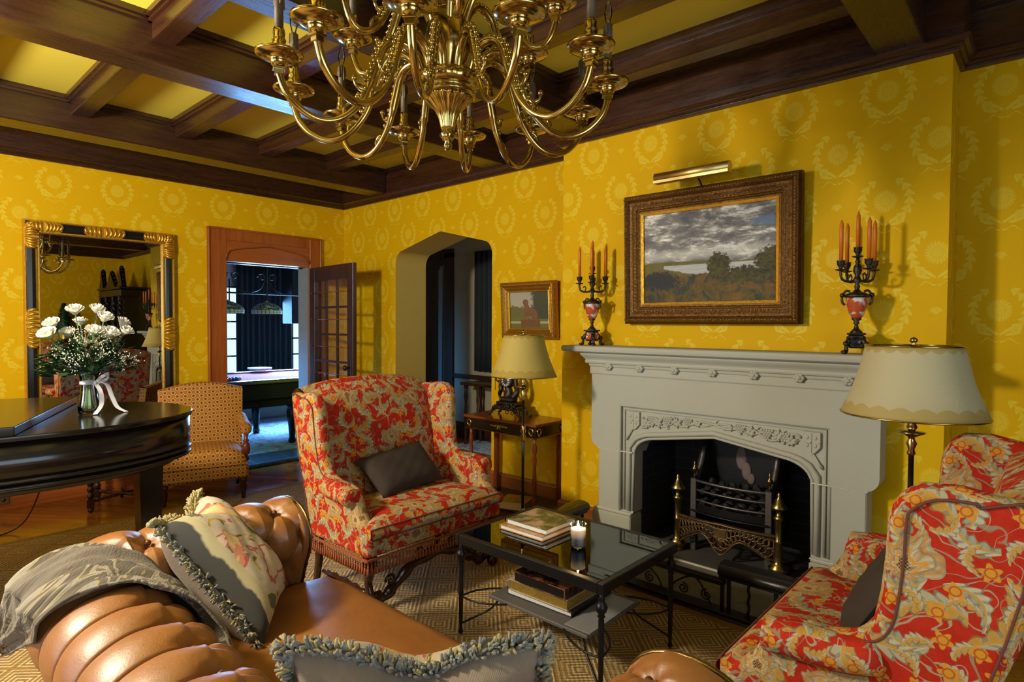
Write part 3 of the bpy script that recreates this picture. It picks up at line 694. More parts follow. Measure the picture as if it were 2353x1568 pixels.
# ---- glazed door leaf, standing open
def leaf():
    hx, hy = 3.44, 6.11; ex, ey = 3.372, 5.165
    L = math.hypot(ex-hx, ey-hy); a = math.atan2(ey-hy, ex-hx)
    t = thing('door_1', 'open dark oak glazed door with slim brass curtain rods, beside the billiard doorway', 'door', (hx, hy, 0.012), a)
    t['kind'] = 'structure'
    h = 2.095; st = 0.115; m = MB()
    m.box(0, st, -0.022, 0.022, 0, h, 0.003); m.box(L-st, L, -0.022, 0.022, 0, h, 0.003); m.box(st, L-st, -0.022, 0.022, h-0.15, h); m.box(st, L-st, -0.022, 0.022, 0, 0.24)
    m.build('leaf_frame', DW_Z, t)
    m = MB(); zb, zt = 0.24, h-0.15; nr = 6
    for i in (1, 2): x = st+(L-2*st)*i/3; m.box(x-0.009, x+0.009, -0.012, 0.012, zb, zt)
    for j in range(1, nr): z = zb+(zt-zb)*j/nr; m.box(st, L-st, -0.015, 0.015, z-0.011, z+0.011)
    m.build('glazing_bar', DW_Z, t)
    m = MB(); m.box(st, L-st, -0.002, 0.002, zb, zt); m.build('glass_pane', PANE, t)
    for j in range(nr-1, -1, -1):
        z = zb+(zt-zb)*(j+0.55)/nr; m = MB()
        m.tube([(st-0.045, -0.036, z), (L-st+0.03, -0.036, z)], 0.0045, 6)
        for x in (st-0.045, L-st+0.03): m.ball((x, -0.036, z), 0.009, 8, 6); m.tube([(x, -0.036, z), (x, -0.02, z)], 0.005, 6)
        r = m.build('curtain_rod', MAHO_Y, t)
    m = MB(); m.box(L-0.075, L-0.035, -0.027, -0.022, 0.93, 1.13, 0.004); pl = m.build('lock_plate', BRONZE, t)
    m = MB(); m.at((L-0.055, -0.027, 1.05), rx=PI/2).lathe([(0.008, 0), (0.008, 0.03), (0.024, 0.04), (0.028, 0.055), (0.018, 0.068), (0, 0.07)], 14); m.build('knob', BRONZE, pl)
    return t
leaf()
# ---------------------------------------------------------------- rug
m = MB(); RX0, RX1, RY0, RY1 = -1.6, 2.955, -1.5, 5.235
m.box(RX0+0.055, RX1-0.055, RY0+0.055, RY1-0.055, 0.0, 0.0095)
rug = thing('area_rug', 'large gold and cream sisal rug with concentric diamond weave under the seating', 'rug')
m.build('weave', RUG, rug)
m = MB()
for q in ((RX0, RX1, RY0, RY0+0.06), (RX0, RX1, RY1-0.06, RY1), (RX0, RX0+0.06, RY0+0.06, RY1-0.06), (RX1-0.06, RX1, RY0+0.06, RY1-0.06)): m.box(*q, 0, 0.0098, 0.002)
m.build('border', RUGB, rug)
# ---------------------------------------------------------------- fireplace surround
FC = 1.513; XS = 3.45
fp = thing('fireplace_surround', 'carved grey limestone fireplace surround with moulded mantel shelf', 'fireplace', (3.5, FC, 0))
def rel(m): m.at((-3.5, -FC, 0)); return m
OY = 0.548     # half width of opening
def zopen(d):   # d = |y-FC|
    if d < 0.40: return 0.822-(0.822-0.762)*d/0.40
    if d < OY-1e-4:
        t = (d-0.40)/(OY-0.40); return 0.762-0.012*t-0.10*(1-math.sqrt(max(0, 1-t*t)))
    return 0.65
# recessed ground plate behind the mouldings
m = rel(MB()); XR = XS+0.026; N = 60; a = []
ys = [FC-OY+2*OY*i/N for i in range(N+1)]
vs = []; fs = []
for y in ys: z = zopen(abs(y-FC)); vs += [(XR, y, z), (XR, y, 1.0), (XC+0.05, y, z)]
for i in range(N): fs += [(3*i, 3*i+3, 3*i+4, 3*i+1), (3*i, 3*i+2, 3*i+5, 3*i+3)]
m.add(vs, fs)
m.box(XR, XC, FC-0.65, FC-OY, 0.65, 1.0); m.box(XR, XC, FC+OY, FC+0.65, 0.65, 1.0)
m.build('panel_ground', STONE, fp, fix=False)
# outer block with rounded lower corners
m = rel(MB())
for s in (-1, 1):
    o_, i_ = 0.868, 0.640; pts = [(FC+s*i_, 0.66), (FC+s*(o_-0.07), 0.66)]
    for k in range(1, 6): a_ = k/6*PI/2; pts.append((FC+s*(o_-0.07+0.07*math.sin(a_)), 0.66+0.07*(1-math.cos(a_))))
    pts += [(FC+s*o_, 0.73), (FC+s*o_, 1.17), (FC+s*i_, 1.17)]
    if s < 0: pts = pts[::-1]
    m.prism(pts, XS, XC, 'x')
m.box(XS, XC, FC-0.64, FC+0.64, 0.968, 1.17)
m.build('overmantel_block', STONE, fp)
# label moulding (rectangular) and inner rolls
m = rel(MB())
for (d, z, x, r) in ((0.640, 0.968, XS+0.012, 0.010), (0.615, 0.945, XS+0.022, 0.009)):
    m.tube([(x, FC-d, 0.27), (x, FC-d, z), (x, FC+d, z), (x, FC+d, 0.27)], r, 8)
oc = [(XS+0.018, FC-OY-0.03, 0.27), (XS+0.018, FC-OY-0.03, 0.60)]
for i in range(31):
    y = FC-OY+2*OY*i/30; d = abs(y-FC); oc.append((XS+0.018, y+(0 if d < 0.4 else math.copysign((d-0.4)*0.2, y-FC)), zopen(min(d, OY-0.001))+0.033))
oc += [(XS+0.018, FC+OY+0.03, 0.60), (XS+0.018, FC+OY+0.03, 0.27)]
m.tube(oc, 0.016, 8)
oc2 = [(XS+0.028, y, zopen(min(abs(y-FC), OY-0.001))+0.008) for y in ys]; m.tube([(XS+0.028, FC-OY-0.008, 0.27)]+oc2+[(XS+0.028, FC+OY+0.008, 0.27)], 0.010, 8)
m.build('arch_moulding', STONE, fp)
# jambs
for s in (-1, 1):
    m = rel(MB()); a0, a1 = sorted((FC+s*0.645, FC+s*0.812)); m.box(XS+0.006, XC, a0, a1, 0.25, 0.657, 0.006)
    a0, a1 = sorted((FC+s*OY, FC+s*0.65)); m.box(XR, XC, a0, a1, 0.25, 0.657)
    j_ = m.build('jamb', STONE, fp)
    m = rel(MB()); a0, a1 = sorted((FC+s*OY, FC+s*0.85)); m.box(XS-0.012, XC, a0, a1, 0.02, 0.235, 0.008); m.box(XS-0.004, XC, a0+0.004, a1-0.004, 0.232, 0.252, 0.008)
    m.build('plinth', STONE, fp)
    m = rel(MB()); a0, a1 = sorted((FC+s*OY, FC+s*0.815)); m.box(XS+0.004, XC, a0, a1, 0.656, 0.661); m.build('mortar_joint', STONEL, fp); m = rel(MB()); m.box(XS-0.002, XC, a0, a1, 0.250, 0.2545); m.build('mortar_joint', STONEL, fp)
# mantel shelf with its bed mouldings
prof = [(-0.16, 1.165), (0.004, 1.165), (0.008, 1.172), (0.006, 1.215), (0.012, 1.222), (0.014, 1.236), (0.030, 1.240), (0.034, 1.250), (0.030, 1.262), (0.036, 1.272), (0.052, 1.290), (0.058, 1.300), (0.058, 1.312), (0.085, 1.314), (0.100, 1.322), (0.104, 1.338), (0.098, 1.354), (0.085, 1.360), (-0.16, 1.360)]
m = rel(MB()); HW = 0.872+0.0
pf = [(a_*1.0, z_) for a_, z_ in prof]
m.sweep(pf, [(XC, FC+HW, 0), (XS, FC+HW, 0), (XS, FC-HW, 0), (XC, FC-HW, 0)])
m.box(XS-0.02, XC, FC-HW-0.12, FC+HW+0.12, 1.318, 1.359, 0.012); m.box(XS-0.10, XC, FC-HW-0.2, FC+HW+0.2, 1.318, 1.359, 0.014)
m.build('mantel_shelf', STONE, fp)
for y in (2.235, 2.000, 1.757, 1.513, 1.269, 1.026, 0.79):
    m = MB(); m.at((XS-0.020-3.5, y-FC, 1.222), scale=(1.4, 1.5, 1.4))
    for k in range(6): a_ = TAU*k/6; m.ball((0, 0.012*math.cos(a_), 0.011*math.sin(a_)), 0.009, 8, 6)
    m.ball((-0.004, 0, 0), 0.010, 8, 6); m.ball((0.006, 0, 0), 0.018, 10, 6, (0.6, 1.2, 0.8))
    m.build('rosette', STONE, fp)
# carved vine relief
random.seed(4)
m = rel(MB()); XV = XR-0.004
def zmid(d): return (zopen(min(d, OY-0.03))+0.06+0.935)/2
def amp(d): return max(0.012, (0.925-zopen(min(d, OY-0.03))-0.075)/2)
vine = [(XV, FC+t, zmid(abs(t))+0.7*amp(abs(t))*math.sin(t*24)) for t in [(-0.49+0.98*i/90) for i in range(91)]]
m.tube(vine, 0.0075, 6)
vine2 = [(XV, FC+t, zmid(abs(t))-0.7*amp(abs(t))*math.sin(t*24)) for t in [(-0.42+0.84*i/90) for i in range(91)]]
m.tube(vine2, 0.0055, 6)
for t in (-0.44, -0.37, -0.22, -0.10, 0.10, 0.24, 0.37, 0.45):
    d = abs(t); zz = zmid(d)+random.uniform(-0.25, 0.25)*amp(d)
    for k in range(7):      # vine leaf lobes
        a_ = random.uniform(-0.2, 0.2)+TAU*k/7; L = random.uniform(0.028, 0.042)*min(1, amp(d)/0.035)
        m.tube([(XV, FC+t, zz), (XV-0.006, FC+t+L*0.5*math.cos(a_), zz+L*0.5*math.sin(a_)), (XV, FC+t+L*math.cos(a_), zz+L*math.sin(a_))], [0.007, 0.011, 0.003], 6)
for t in (-0.31, -0.16, 0.17, 0.305, -0.40, 0.41):
    d = abs(t); zz = zmid(d); q = min(1, amp(d)/0.03)
    for r_ in range(5):
        for k in range(5-r_): m.ball((XV-0.003, FC+t+(k-(4-r_)/2)*0.0145*q, zz+(0.026-r_*0.0130)*q), 0.0088*q, 6, 5)
for t in [i*0.035-0.47 for i in range(28)]:
    d = abs(t); L = 0.02; a_ = random.uniform(0, TAU); zz = zmid(d)+random.uniform(-0.8, 0.8)*amp(d)
    m.tube([(XV, FC+t, zz), (XV-0.003, FC+t+L*0.5*math.cos(a_), zz+L*0.5*math.sin(a_)), (XV, FC+t+L*math.cos(a_+0.8), zz+L*math.sin(a_+0.8))], [0.003, 0.005, 0.0015], 6)
m.build('vine_carving', STONE, fp)
for s in (-1, 1):
    m = rel(MB()); y0 = FC+s*0.545; z0 = 0.868
    pts = [(y0-0.045, z0+0.065), (y0+0.045, z0+0.065), (y0+0.045, z0-0.015), (y0+0.02, z0-0.045), (y0, z0-0.055), (y0-0.02, z0-0.045), (y0-0.045, z0-0.015)]
    m.prism(pts, XV-0.014, XR, 'x')
    m.box(XV-0.018, XV-0.012, y0-0.003, y0+0.003, z0-0.045, z0+0.06); m.box(XV-0.018, XV-0.012, y0-0.04, y0+0.04, z0+0.004, z0+0.010)
    for a_, b_ in ((-1, 1), (1, 1), (-1, -0.6), (1, -0.6)): m.ball((XV-0.014, y0+a_*0.021, z0+0.008+b_*0.026), 0.010, 8, 6, (0.5, 1, 1.2))
    m.tube([(XV-0.004, y0+s*0.01, z0-0.055), (XV-0.008, y0+s*0.035, z0-0.095), (XV-0.006, y0+s*0.055, z0-0.125)], [0.005, 0.006, 0.010], 8)
    m.build('shield_carving', STONE, fp)
# ---------------------------------------------------------------- fire basket and coals
gb = thing('fire_basket', 'iron fire basket with bowed front bars standing in the firebox', 'fire grate', (3.80, 1.51, 0.026))
m = MB(); HWG = 0.24
def bowx(t): return -0.075-0.045*(1-t*t)
for z, r_ in ((0.46, 0.010), (0.40, 0.008), (0.335, 0.008)): m.tube([(bowx(t), HWG*t, z) for t in [-1+i/8 for i in range(17)]], r_, 8)
m.build('front_bar', GIRON, gb)
m = MB(); m.grid(lambda u, v: (bowx(2*u-1)-0.004, HWG*(2*u-1), 0.265+0.05*v), 16, 1); m.grid(lambda u, v: (bowx(2*u-1)-0.012-0.012*math.sin(PI*v), HWG*1.1*(2*u-1), 0.255+0.016*v), 16, 4); m.build('ash_plate', IRON, gb)
for s in (-1, 1):
    m = MB(); m.box(-0.095, -0.055, s*HWG-0.02, s*HWG+0.02, 0.0, 0.475, 0.003); p_ = m.build('post', GIRON, gb)
    m = MB(); m.lathe([(0.006, 0.475), (0.012, 0.48), (0.005, 0.495), (0.010, 0.515), (0.019, 0.53), (0.019, 0.54), (0.006, 0.552), (0.009, 0.562), (0.004, 0.58), (0, 0.588)], 12, (-0.075, s*HWG)); m.build('finial', ABRASS, p_)
    # scrolled side cheek
    m = MB(); pts = smooth_path([(-0.06, 0, 0.46), (-0.02, 0, 0.50), (0.03, 0, 0.59), (0.06, 0, 0.655), (0.12, 0, 0.68), (0.16, 0, 0.68)], 5)
    m.add([(p.x, s*(HWG-0.005), p.z) for p in pts]+[(p.x, s*(HWG-0.005), 0.10) for p in pts], [(i, i+1, len(pts)+i+1, len(pts)+i) for i in range(len(pts)-1)]); m.tube([(p.x, s*HWG, p.z) for p in pts], 0.014, 6, sy=1.6)
    m.build('side_cheek', GIRON, gb)
m = MB(); m.box(0.15, 0.17, -HWG, HWG, 0.1, 0.70); m.box(-0.09, 0.16, -HWG, HWG, 0.26, 0.275); m.build('fire_back', IRON, gb)
m = MB(); m.ball((0.15, 0.02, 0.60), 0.07, 10, 8, (0.12, 0.55, 1.1)); m.ball((0.147, -0.015, 0.52), 0.065, 10, 8, (0.12, 0.5, 0.9)); m.ball((0.147, -0.045, 0.475), 0.04, 8, 6, (0.15, 0.7, 0.9)); m.build('ash_patch', plain('pale_ash', (0.20, 0.14, 0.12), 0.9, var=0.5, scale=20), gb)
random.seed(11)
for i in range(36):
    m = MB(); r_ = random.uniform(0.022, 0.027); lv = i // 18; x_ = -0.06+0.065*((i % 18)//6)+random.uniform(-0.006, 0.006); y_ = -0.19+0.076*(i % 6)+random.uniform(-0.006, 0.006)
    m.at((3.80+x_, 1.51+y_, 0.026+0.318+lv*0.072+max(0, x_)*0.6), rx=random.uniform(0, 3), ry=random.uniform(0, 3), rz=random.uniform(0, 3)); m.box(-r_, r_, -r_*0.8, r_*0.8, -r_*0.9, r_*0.9, 0.012)
    tag(m.build('coal_lump', COAL), 'black lump of coal heaped in the iron fire basket', 'coal', 'coals in the fire basket')
# pierced brass fender plate between two brass posts
fd = thing('pierced_fender', 'pierced serpentine brass fender plate in front of the fire basket', 'fender', (3.62, 1.51, 0.026))
m = MB(); FHW = 0.315
def px_(t): return 0.03-0.075*(1-t*t)
def ztop(t): return 0.255-0.02*abs(t)
def zbo(t): return 0.150-0.075*math.cos(t*PI*0.95)**2-0.03*math.cos(3*PI*t)*(1-abs(t))-0.045*abs(t)**2+0.02
T = [-1+i/24 for i in range(49)]
m.tube([(px_(t), FHW*t, ztop(t)) for t in T], 0.009, 8, sy=1.8); m.tube([(px_(t), FHW*t, zbo(t)) for t in T], 0.006, 8)
m.build('rail', FBRASS, fd)
m = MB(); random.seed(3)
for k in range(46):
    t0 = -0.93+1.86*k/45; zc = (ztop(t0)+zbo(t0))/2; h = (ztop(t0)-zbo(t0))/2; sg = 1 if k % 2 else -1
    pts = []
    for q in range(9):
        a_ = sg*(0.4+q*0.62); rr = 0.55*h*(1-q/11)
        tt = t0+rr*math.cos(a_)/FHW; tt = max(-1, min(1, tt)); pts.append((px_(tt), FHW*tt, zc+sg*0.25*h+rr*math.sin(a_)))
    m.tube(pts, [0.005]*5+[0.006, 0.007, 0.006, 0.004], 5)
    m.tube([(px_(t0), FHW*t0, zbo(t0)), (px_(t0), FHW*(t0)+0.006*sg, zc), (px_(t0), FHW*t0, ztop(t0))], 0.0028, 5)
m.prism([(-0.04, 0.225), (0.04, 0.225), (0.032, 0.165), (0, 0.135), (-0.032, 0.165)], px_(0)-0.004, px_(0)+0.004, 'x')
m.build('scroll_plate', FBRASS, fd)
for s in (-1, 1):
    m = MB(); m.lathe([(0.042, 0), (0.044, 0.012), (0.030, 0.022), (0.052, 0.035), (0.054, 0.055), (0.030, 0.075), (0.024, 0.09), (0.021, 0.20), (0.026, 0.205), (0.021, 0.212), (0.023, 0.33), (0.030, 0.338), (0.030, 0.352), (0.018, 0.36), (0.014, 0.385), (0.020, 0.395), (0.045, 0.402), (0.047, 0.412), (0.030, 0.430), (0.022, 0.455), (0.010, 0.468), (0.013, 0.482), (0.006, 0.498), (0, 0.503)], 20, (0.03, s*(FHW+0.005)))
    m.build('post', DBRASS, fd)
# ---------------------------------------------------------------- club fender
cf = thing('club_fender', 'black iron club fender with two leather padded corner seats around the hearth', 'fender', (3.06, 1.56, 0.02))
FX0, FX1 = -0.075, 0.30; FH = 0.83
m = MB()
def lpath(s, z): return [(FX0, s*0.315, z), (FX0, s*FH, z), (FX1, s*FH, z)]
m.box(FX0-0.03, FX0+0.05, -FH-0.03, FH+0.03, 0, 0.022, 0.004)
for s in (-1, 1): m.box(FX0+0.05, FX1, s*FH-0.035, s*FH+0.035, 0, 0.022, 0.004)
m.build('base_rail', IRON, cf)
m = MB(); m.box(FX0-0.022, FX0+0.022, -0.33, 0.33, 0.155, 0.180, 0.004); m.build('middle_rail', IRON, cf)
for s in (-1, 1):
    m = MB(); prof = [(-0.055, 0), (0.055, 0), (0.064, 0.012), (0.064, 0.032), (0.050, 0.050), (0.020, 0.058), (-0.020, 0.058), (-0.050, 0.050), (-0.064, 0.032), (-0.064, 0.012)]
    path = [(p[0], p[1], p[2]+0.222) for p in lpath(s, 0)]
    m.sweep(prof, path); m.sm = [True]*len(m.sm)
    sb = m.build('padded_seat', BLEATH, cf)
    m = MB(); m.sweep([(-0.045, 0.206), (0.045, 0.206), (0.045, 0.222), (-0.045, 0.222)], lpath(s, 0)); m.build('seat_rail', IRON, cf)
    for (x_, y_, tw) in ((FX0, 0.315, 0), (FX0+0.012, 0.345, 0), (FX0, 0.45, 1), (FX0, 0.58, 0), (FX0, 0.71, 1), (FX0, FH, 0), (0.08, FH, 1), (0.19, FH, 0), (FX1, FH, 0)):
        m = MB()
        if tw: m.tube([(x_+0.003*math.cos(i*1.3), s*y_+0.003*math.sin(i*1.3), 0.022+0.185*i/14) for i in range(15)], 0.008, 6)
        else: m.box(x_-0.008, x_+0.008, s*y_-0.008, s*y_+0.008, 0.02, 0.21)
        m.build('baluster', IRON, cf)
def spiral(cx, cz, r0, turns, s=1, a0=0, n=22): return [(FX0, cx+s*(r0*(1-0.82*i/n))*math.cos(a0+turns*TAU*i/n), cz+(r0*(1-0.82*i/n))*math.sin(a0+turns*TAU*i/n)) for i in range(n+1)]
m = MB()
for s in (-1, 1):
    for cy in (0.23, 0.10):
        m.tube(spiral(s*cy, 0.075, 0.030, 1.6, s if cy > 0.2 else -s, PI/2), 0.0045, 6)
    m.tube(smooth_path([(FX0, s*0.26, 0.03), (FX0, s*0.17, 0.15), (FX0, s*0.06, 0.10), (FX0, s*0.02, 0.03)], 6), 0.005, 6)
m.build('scrollwork', IRON, cf)
# ---------------------------------------------------------------- framed things
def rings(m, prof, y0, y1, z0, z1):
    vs = []; fs = []
    for a_, b_ in prof: vs += [(-b_, y0+a_, z0+a_), (-b_, y1-a_, z0+a_), (-b_, y1-a_, z1-a_), (-b_, y0+a_, z1-a_)]
    for i in range(len(prof)-1):
        for k in range(4): fs.append((4*i+k, 4*i+(k+1) % 4, 4*i+4+(k+1) % 4, 4*i+4+k))
    m.add(vs, fs); return m
def along(y0, y1, z0, z1, step):
    out = []
    n = max(2, int((y1-y0)/step)); out += [(y0+(y1-y0)*i/n, z, 0) for i in range(n+1) for z in (z0, z1)]
    n = max(2, int((z1-z0)/step)); out += [(y, z0+(z1-z0)*i/n, 1) for i in range(1, n) for y in (y0, y1)]
    return out
def picture(name, label, loc, W, H, prof_dark, prof_gold, prof_slip, cw, canvas, ry, orn):
    t = thing(name, label, 'painting', loc); t.rotation_euler = (0, ry, 0)
    m = MB(); rings(m, prof_dark, -W/2, W/2, 0, H); m.build('frame_back', DGILT, t, fix=True)
    m = MB(); rings(m, prof_gold, -W/2, W/2, 0, H)
    for (a_, b_, st, r_) in orn:
        for (y, z, vert) in along(-W/2+a_, W/2-a_, a_, H-a_, st): m.ball((-b_, y, z), r_, 6, 5, (0.6, 0.75 if vert else 1.25, 1.25 if vert else 0.75))
    m.build('carved_frame', OGILT, t)
    m = MB(); rings(m, prof_slip, -W/2, W/2, 0, H); m.build('gilt_slip', GILT, t)
    a_, b_ = prof_slip[-1]; m = MB(); cwid = W-2*a_; chei = H-2*a_
    # canvas is its own object space: x across as seen, z up
    m.box(0, cwid, 0, 0.006, 0, chei); c = m.build('canvas', canvas, t); c.rotation_euler = (0, 0, -PI/2); c.location = (-b_+0.004, W/2-a_, a_)
    return t
pt = picture('landscape_painting', 'large landscape painting of a lake in a carved gilt frame above the mantel', (3.578, 1.613, 1.512), 1.12, 0.845,
    [(0.0, 0.0), (0.0, 0.045), (0.012, 0.062)],
    [(0.012, 0.062), (0.020, 0.074), (0.034, 0.078), (0.042, 0.066), (0.048, 0.054), (0.062, 0.048), (0.078, 0.055), (0.092, 0.052), (0.098, 0.042), (0.104, 0.044), (0.112, 0.036), (0.120, 0.036)],
    [(0.120, 0.036), (0.122, 0.040), (0.138, 0.034), (0.140, 0.026)], 0, painting_big(), -0.032, [(0.026, 0.078, 0.017, 0.010), (0.084, 0.055, 0.022, 0.008)])
m = MB()   # brass picture light
for k in range(1): m.at((-0.175, 0.02, 0.905), rx=0)
m.tube([(0, -0.235, 0), (0, 0.235, 0)], 0.030, 16); m.at(); m.box(-0.208, -0.150, -0.214, 0.254, 0.868, 0.884)
lt = m.build('picture_light', plain('satin_brass', (0.85, 0.62, 0.22), 0.42, 1.0, var=0.05), pt)
m = MB(); m.tube(smooth_path([(-0.02, 0.02, 0.83), (-0.06, 0.02, 0.87), (-0.12, 0.02, 0.90), (-0.17, 0.02, 0.90)], 5), 0.006, 8); m.build('light_arm', BRONZE, lt)
ps = picture('statue_painting', 'small painting of a dog statue on a plinth in a gilt frame', (3.868, 3.292, 1.385), 0.60, 0.478,
    [(0.0, 0.0), (0.0, 0.03), (0.006, 0.045)],
    [(0.006, 0.045), (0.018, 0.058), (0.030, 0.060), (0.038, 0.048), (0.046, 0.040), (0.056, 0.046), (0.064, 0.040), (0.076, 0.028)],
    [(0.076, 0.028), (0.080, 0.030), (0.086, 0.024), (0.088, 0.016)], 0, painting_small(), -0.06, [(0.026, 0.060, 0.015, 0.007)])
for c_ in ps.children:
    if c_.name.startswith('carved_frame') or c_.name.startswith('frame_back'): c_.data.materials[0] = gilt_mat('yellow_gilt', (0.28, 0.12, 0.015), (0.58, 0.32, 0.045), 0.4, 0.6, 70)
# wall mirror
mt = thing('wall_mirror', 'tall mirror in black and carved gilt frame hung behind the piano', 'mirror', (1.497, YA, 0.56))
MW, MH = 1.106, 1.765
def rings_y(m, prof):
    vs = []; fs = []
    for a_, b_ in prof: vs += [(-MW/2+a_, -b_, a_), (MW/2-a_, -b_, a_), (MW/2-a_, -b_, MH-a_), (-MW/2+a_, -b_, MH-a_)]
    for i in range(len(prof)-1):
        for k in range(4): fs.append((4*i+k, 4*i+(k+1) % 4, 4*i+4+(k+1) % 4, 4*i+4+k))
    m.add(vs, fs)
m = MB(); rings_y(m, [(0, 0), (0, 0.045), (0.004, 0.058), (0.012, 0.058), (0.018, 0.048)]); rings_y(m, [(0.086, 0.046), (0.090, 0.056), (0.100, 0.056), (0.106, 0.040), (0.106, 0.02)]); m.build('gilt_edge', GILT, mt)
m = MB(); rings_y(m, [(0.018, 0.048), (0.030, 0.054), (0.052, 0.058), (0.074, 0.054), (0.086, 0.046)]); m.build('black_frame', EBON, mt)
m = MB(); m.box(-MW/2+0.10, MW/2-0.10, -0.028, -0.022, 0.10, MH-0.10); m.build('mirror_glass', MIRROR, mt)
m = MB(); b_ = 0.132
m.build
def carve(m, cx, cz, vert, L):
    n = 9
    for k in range(n):
        t = (k-(n-1)/2)/(n-1)*2; hgt = 0.043*(1-0.35*t*t); pos = t*L/2
        pts = []
        for q in range(6):
            a_ = q/5; off = math.sin(a_*PI)*0.012*(1 if t >= 0 else -1)
            s_ = pos+off+0.018*t*a_; w_ = -hgt+2*hgt*a_
            pts.append((cx+(w_ if vert else s_), -0.066-0.010*math.sin(a_*PI), cz+(s_ if vert else w_)))
        m.tube(pts, [0.005, 0.010, 0.012, 0.012, 0.010, 0.006], 7)
    out = []
    for k in range(24):
        a_ = TAU*k/24; e = abs(math.cos(a_))**0.6*math.copysign(1, math.cos(a_)); f = abs(math.sin(a_))**0.6*math.copysign(1, math.sin(a_))
        s_, w_ = e*(L/2+0.03), f*0.047; out.append((cx+(w_ if vert else s_), cz+(s_ if vert else w_)))
    m.prism(out, -0.064, -0.05, 'y')
xm = MW/2-0.052; zt = MH-0.052
for (cx, cz, vt, L) in ((0, zt, 0, 0.24), (-xm, MH*0.505, 1, 0.26), (xm, MH*0.475, 1, 0.24), (0, 0.052, 0, 0.24)):
    m = MB(); carve(m, cx, cz, vt, L); m.build('gilt_carving', GILT, mt)
for sx in (-1, 1):
    m = MB(); carve(m, sx*(xm-0.09), zt, 0, 0.17); carve(m, sx*xm, zt-0.075, 1, 0.15); m.build('gilt_carving', GILT, mt)
# ---------------------------------------------------------------- candelabra
def candelabrum(x, y, label, rz):
    t = thing('candelabrum', label, 'candelabrum', (x, y, 1.360), rz, 'candelabra on the mantel')
    m = MB()
    for k in range(4):
        a_ = PI/4+k*PI/2; c_, s_ = math.cos(a_), math.sin(a_)
        m.tube(smooth_path([(0.072*c_, 0.072*s_, 0.008), (0.062*c_, 0.062*s_, 0.018), (0.060*c_, 0.060*s_, 0.045), (0.048*c_, 0.048*s_, 0.065), (0.030*c_, 0.030*s_, 0.075)], 4), [0.011]*4+[0.009]*4+[0.012]*4+[0.014]*5, 8)
        m.ball((0.074*c_, 0.074*s_, 0.009), 0.012, 8, 6, (1.3, 1.3, 0.7)); m.ball((0.064*c_, 0.064*s_, 0.052), 0.013, 8, 6)
    m.box(-0.036, 0.036, -0.036, 0.036, 0.030, 0.100, 0.008); m.box(-0.042, 0.042, -0.042, 0.042, 0.098, 0.108, 0.003)
    m.lathe([(0.030, 0.108), (0.024, 0.118), (0.012, 0.130), (0.008, 0.150), (0.016, 0.158), (0.010, 0.166), (0.026, 0.180)], 16)
    m.build('footed_base', BRONZE, t)
    for k in range(4):
        m = MB(); m.at((0, 0, 0.066), rz=k*PI/2); m.at((0.037*math.cos(k*PI/2), 0.037*math.sin(k*PI/2), 0.066), ry=PI/2, rz=k*PI/2); m.lathe([(0.024, 0), (0.024, 0.004), (0.019, 0.006), (0.017, 0.003), (0, 0.004)], 16); m.build('medallion', MARBLE if label.startswith('left') else IRON, t)
    m = MB(); m.lathe([(0.018, 0.178), (0.032, 0.195), (0.044, 0.235), (0.050, 0.275), (0.050, 0.288)], 24); m.build('marble_urn', MARBLE, t)
    m = MB(); m.lathe([(0.052, 0.286), (0.060, 0.292), (0.058, 0.302), (0.040, 0.310), (0.020, 0.318), (0.010, 0.330), (0.014, 0.345), (0.008, 0.358), (0.024, 0.372), (0.016, 0.384), (0.010, 0.400), (0.020, 0.420), (0.018, 0.445), (0.008, 0.460), (0.012, 0.470), (0.006, 0.490)], 20)
    for s in (-1, 1):
        m.tube(smooth_path([(0, s*0.052, 0.250), (0, s*0.064, 0.262), (0, s*0.066, 0.292), (0, s*0.050, 0.322), (0, s*0.030, 0.318)], 5), 0.006, 6); m.ball((0, s*0.066, 0.30), 0.012, 8, 6)
    m.build('urn_lid', BRONZE, t)
    cups = [(0, 0, 0.500)]
    for k in range(4):
        a_ = k*PI/2+0.55; R_ = 0.088; c_, s_ = math.cos(a_), math.sin(a_)
        m = MB(); m.tube(smooth_path([(0.010*c_, 0.010*s_, 0.375), (0.045*c_, 0.045*s_, 0.368), (0.078*c_, 0.078*s_, 0.378), (R_*c_, R_*s_, 0.405), (R_*c_, R_*s_, 0.435)], 6), 0.0065, 8)
        m.tube(smooth_path([(0.05*c_, 0.05*s_, 0.372), (0.045*c_, 0.045*s_, 0.395), (0.055*c_, 0.055*s_, 0.408), (0.062*c_, 0.062*s_, 0.398)], 5), 0.004, 6)
        m.build('arm', BRONZE, t); cups.append((R_*c_, R_*s_, 0.432))
    for i, (cx, cy, cz) in enumerate(cups):
        m = MB(); m.lathe([(0.006, cz-0.012), (0.026, cz-0.006), (0.027, cz-0.002), (0.008, cz), (0.012, cz+0.012), (0.019, cz+0.022), (0.019, cz+0.038), (0.022, cz+0.042), (0.010, cz+0.040)], 14, (cx, cy)); cu = m.build('candle_cup', BRONZE, t)
        m = MB(); h = 0.19 if i else 0.165; m.lathe([(0.0098, cz+0.038), (0.0092, cz+0.038+h), (0.006, cz+0.046+h), (0.002, cz+0.058+h), (0, cz+0.060+h)], 12, (cx, cy)); m.build('candle', CWAX, cu)
    return t
candelabrum(3.45, 2.385, 'left bronze and red marble candelabrum with orange candles on the mantel', 0.0)
candelabrum(3.45, 0.762, 'right bronze candelabrum with white-veined urn and orange candles on the mantel', 0.25)
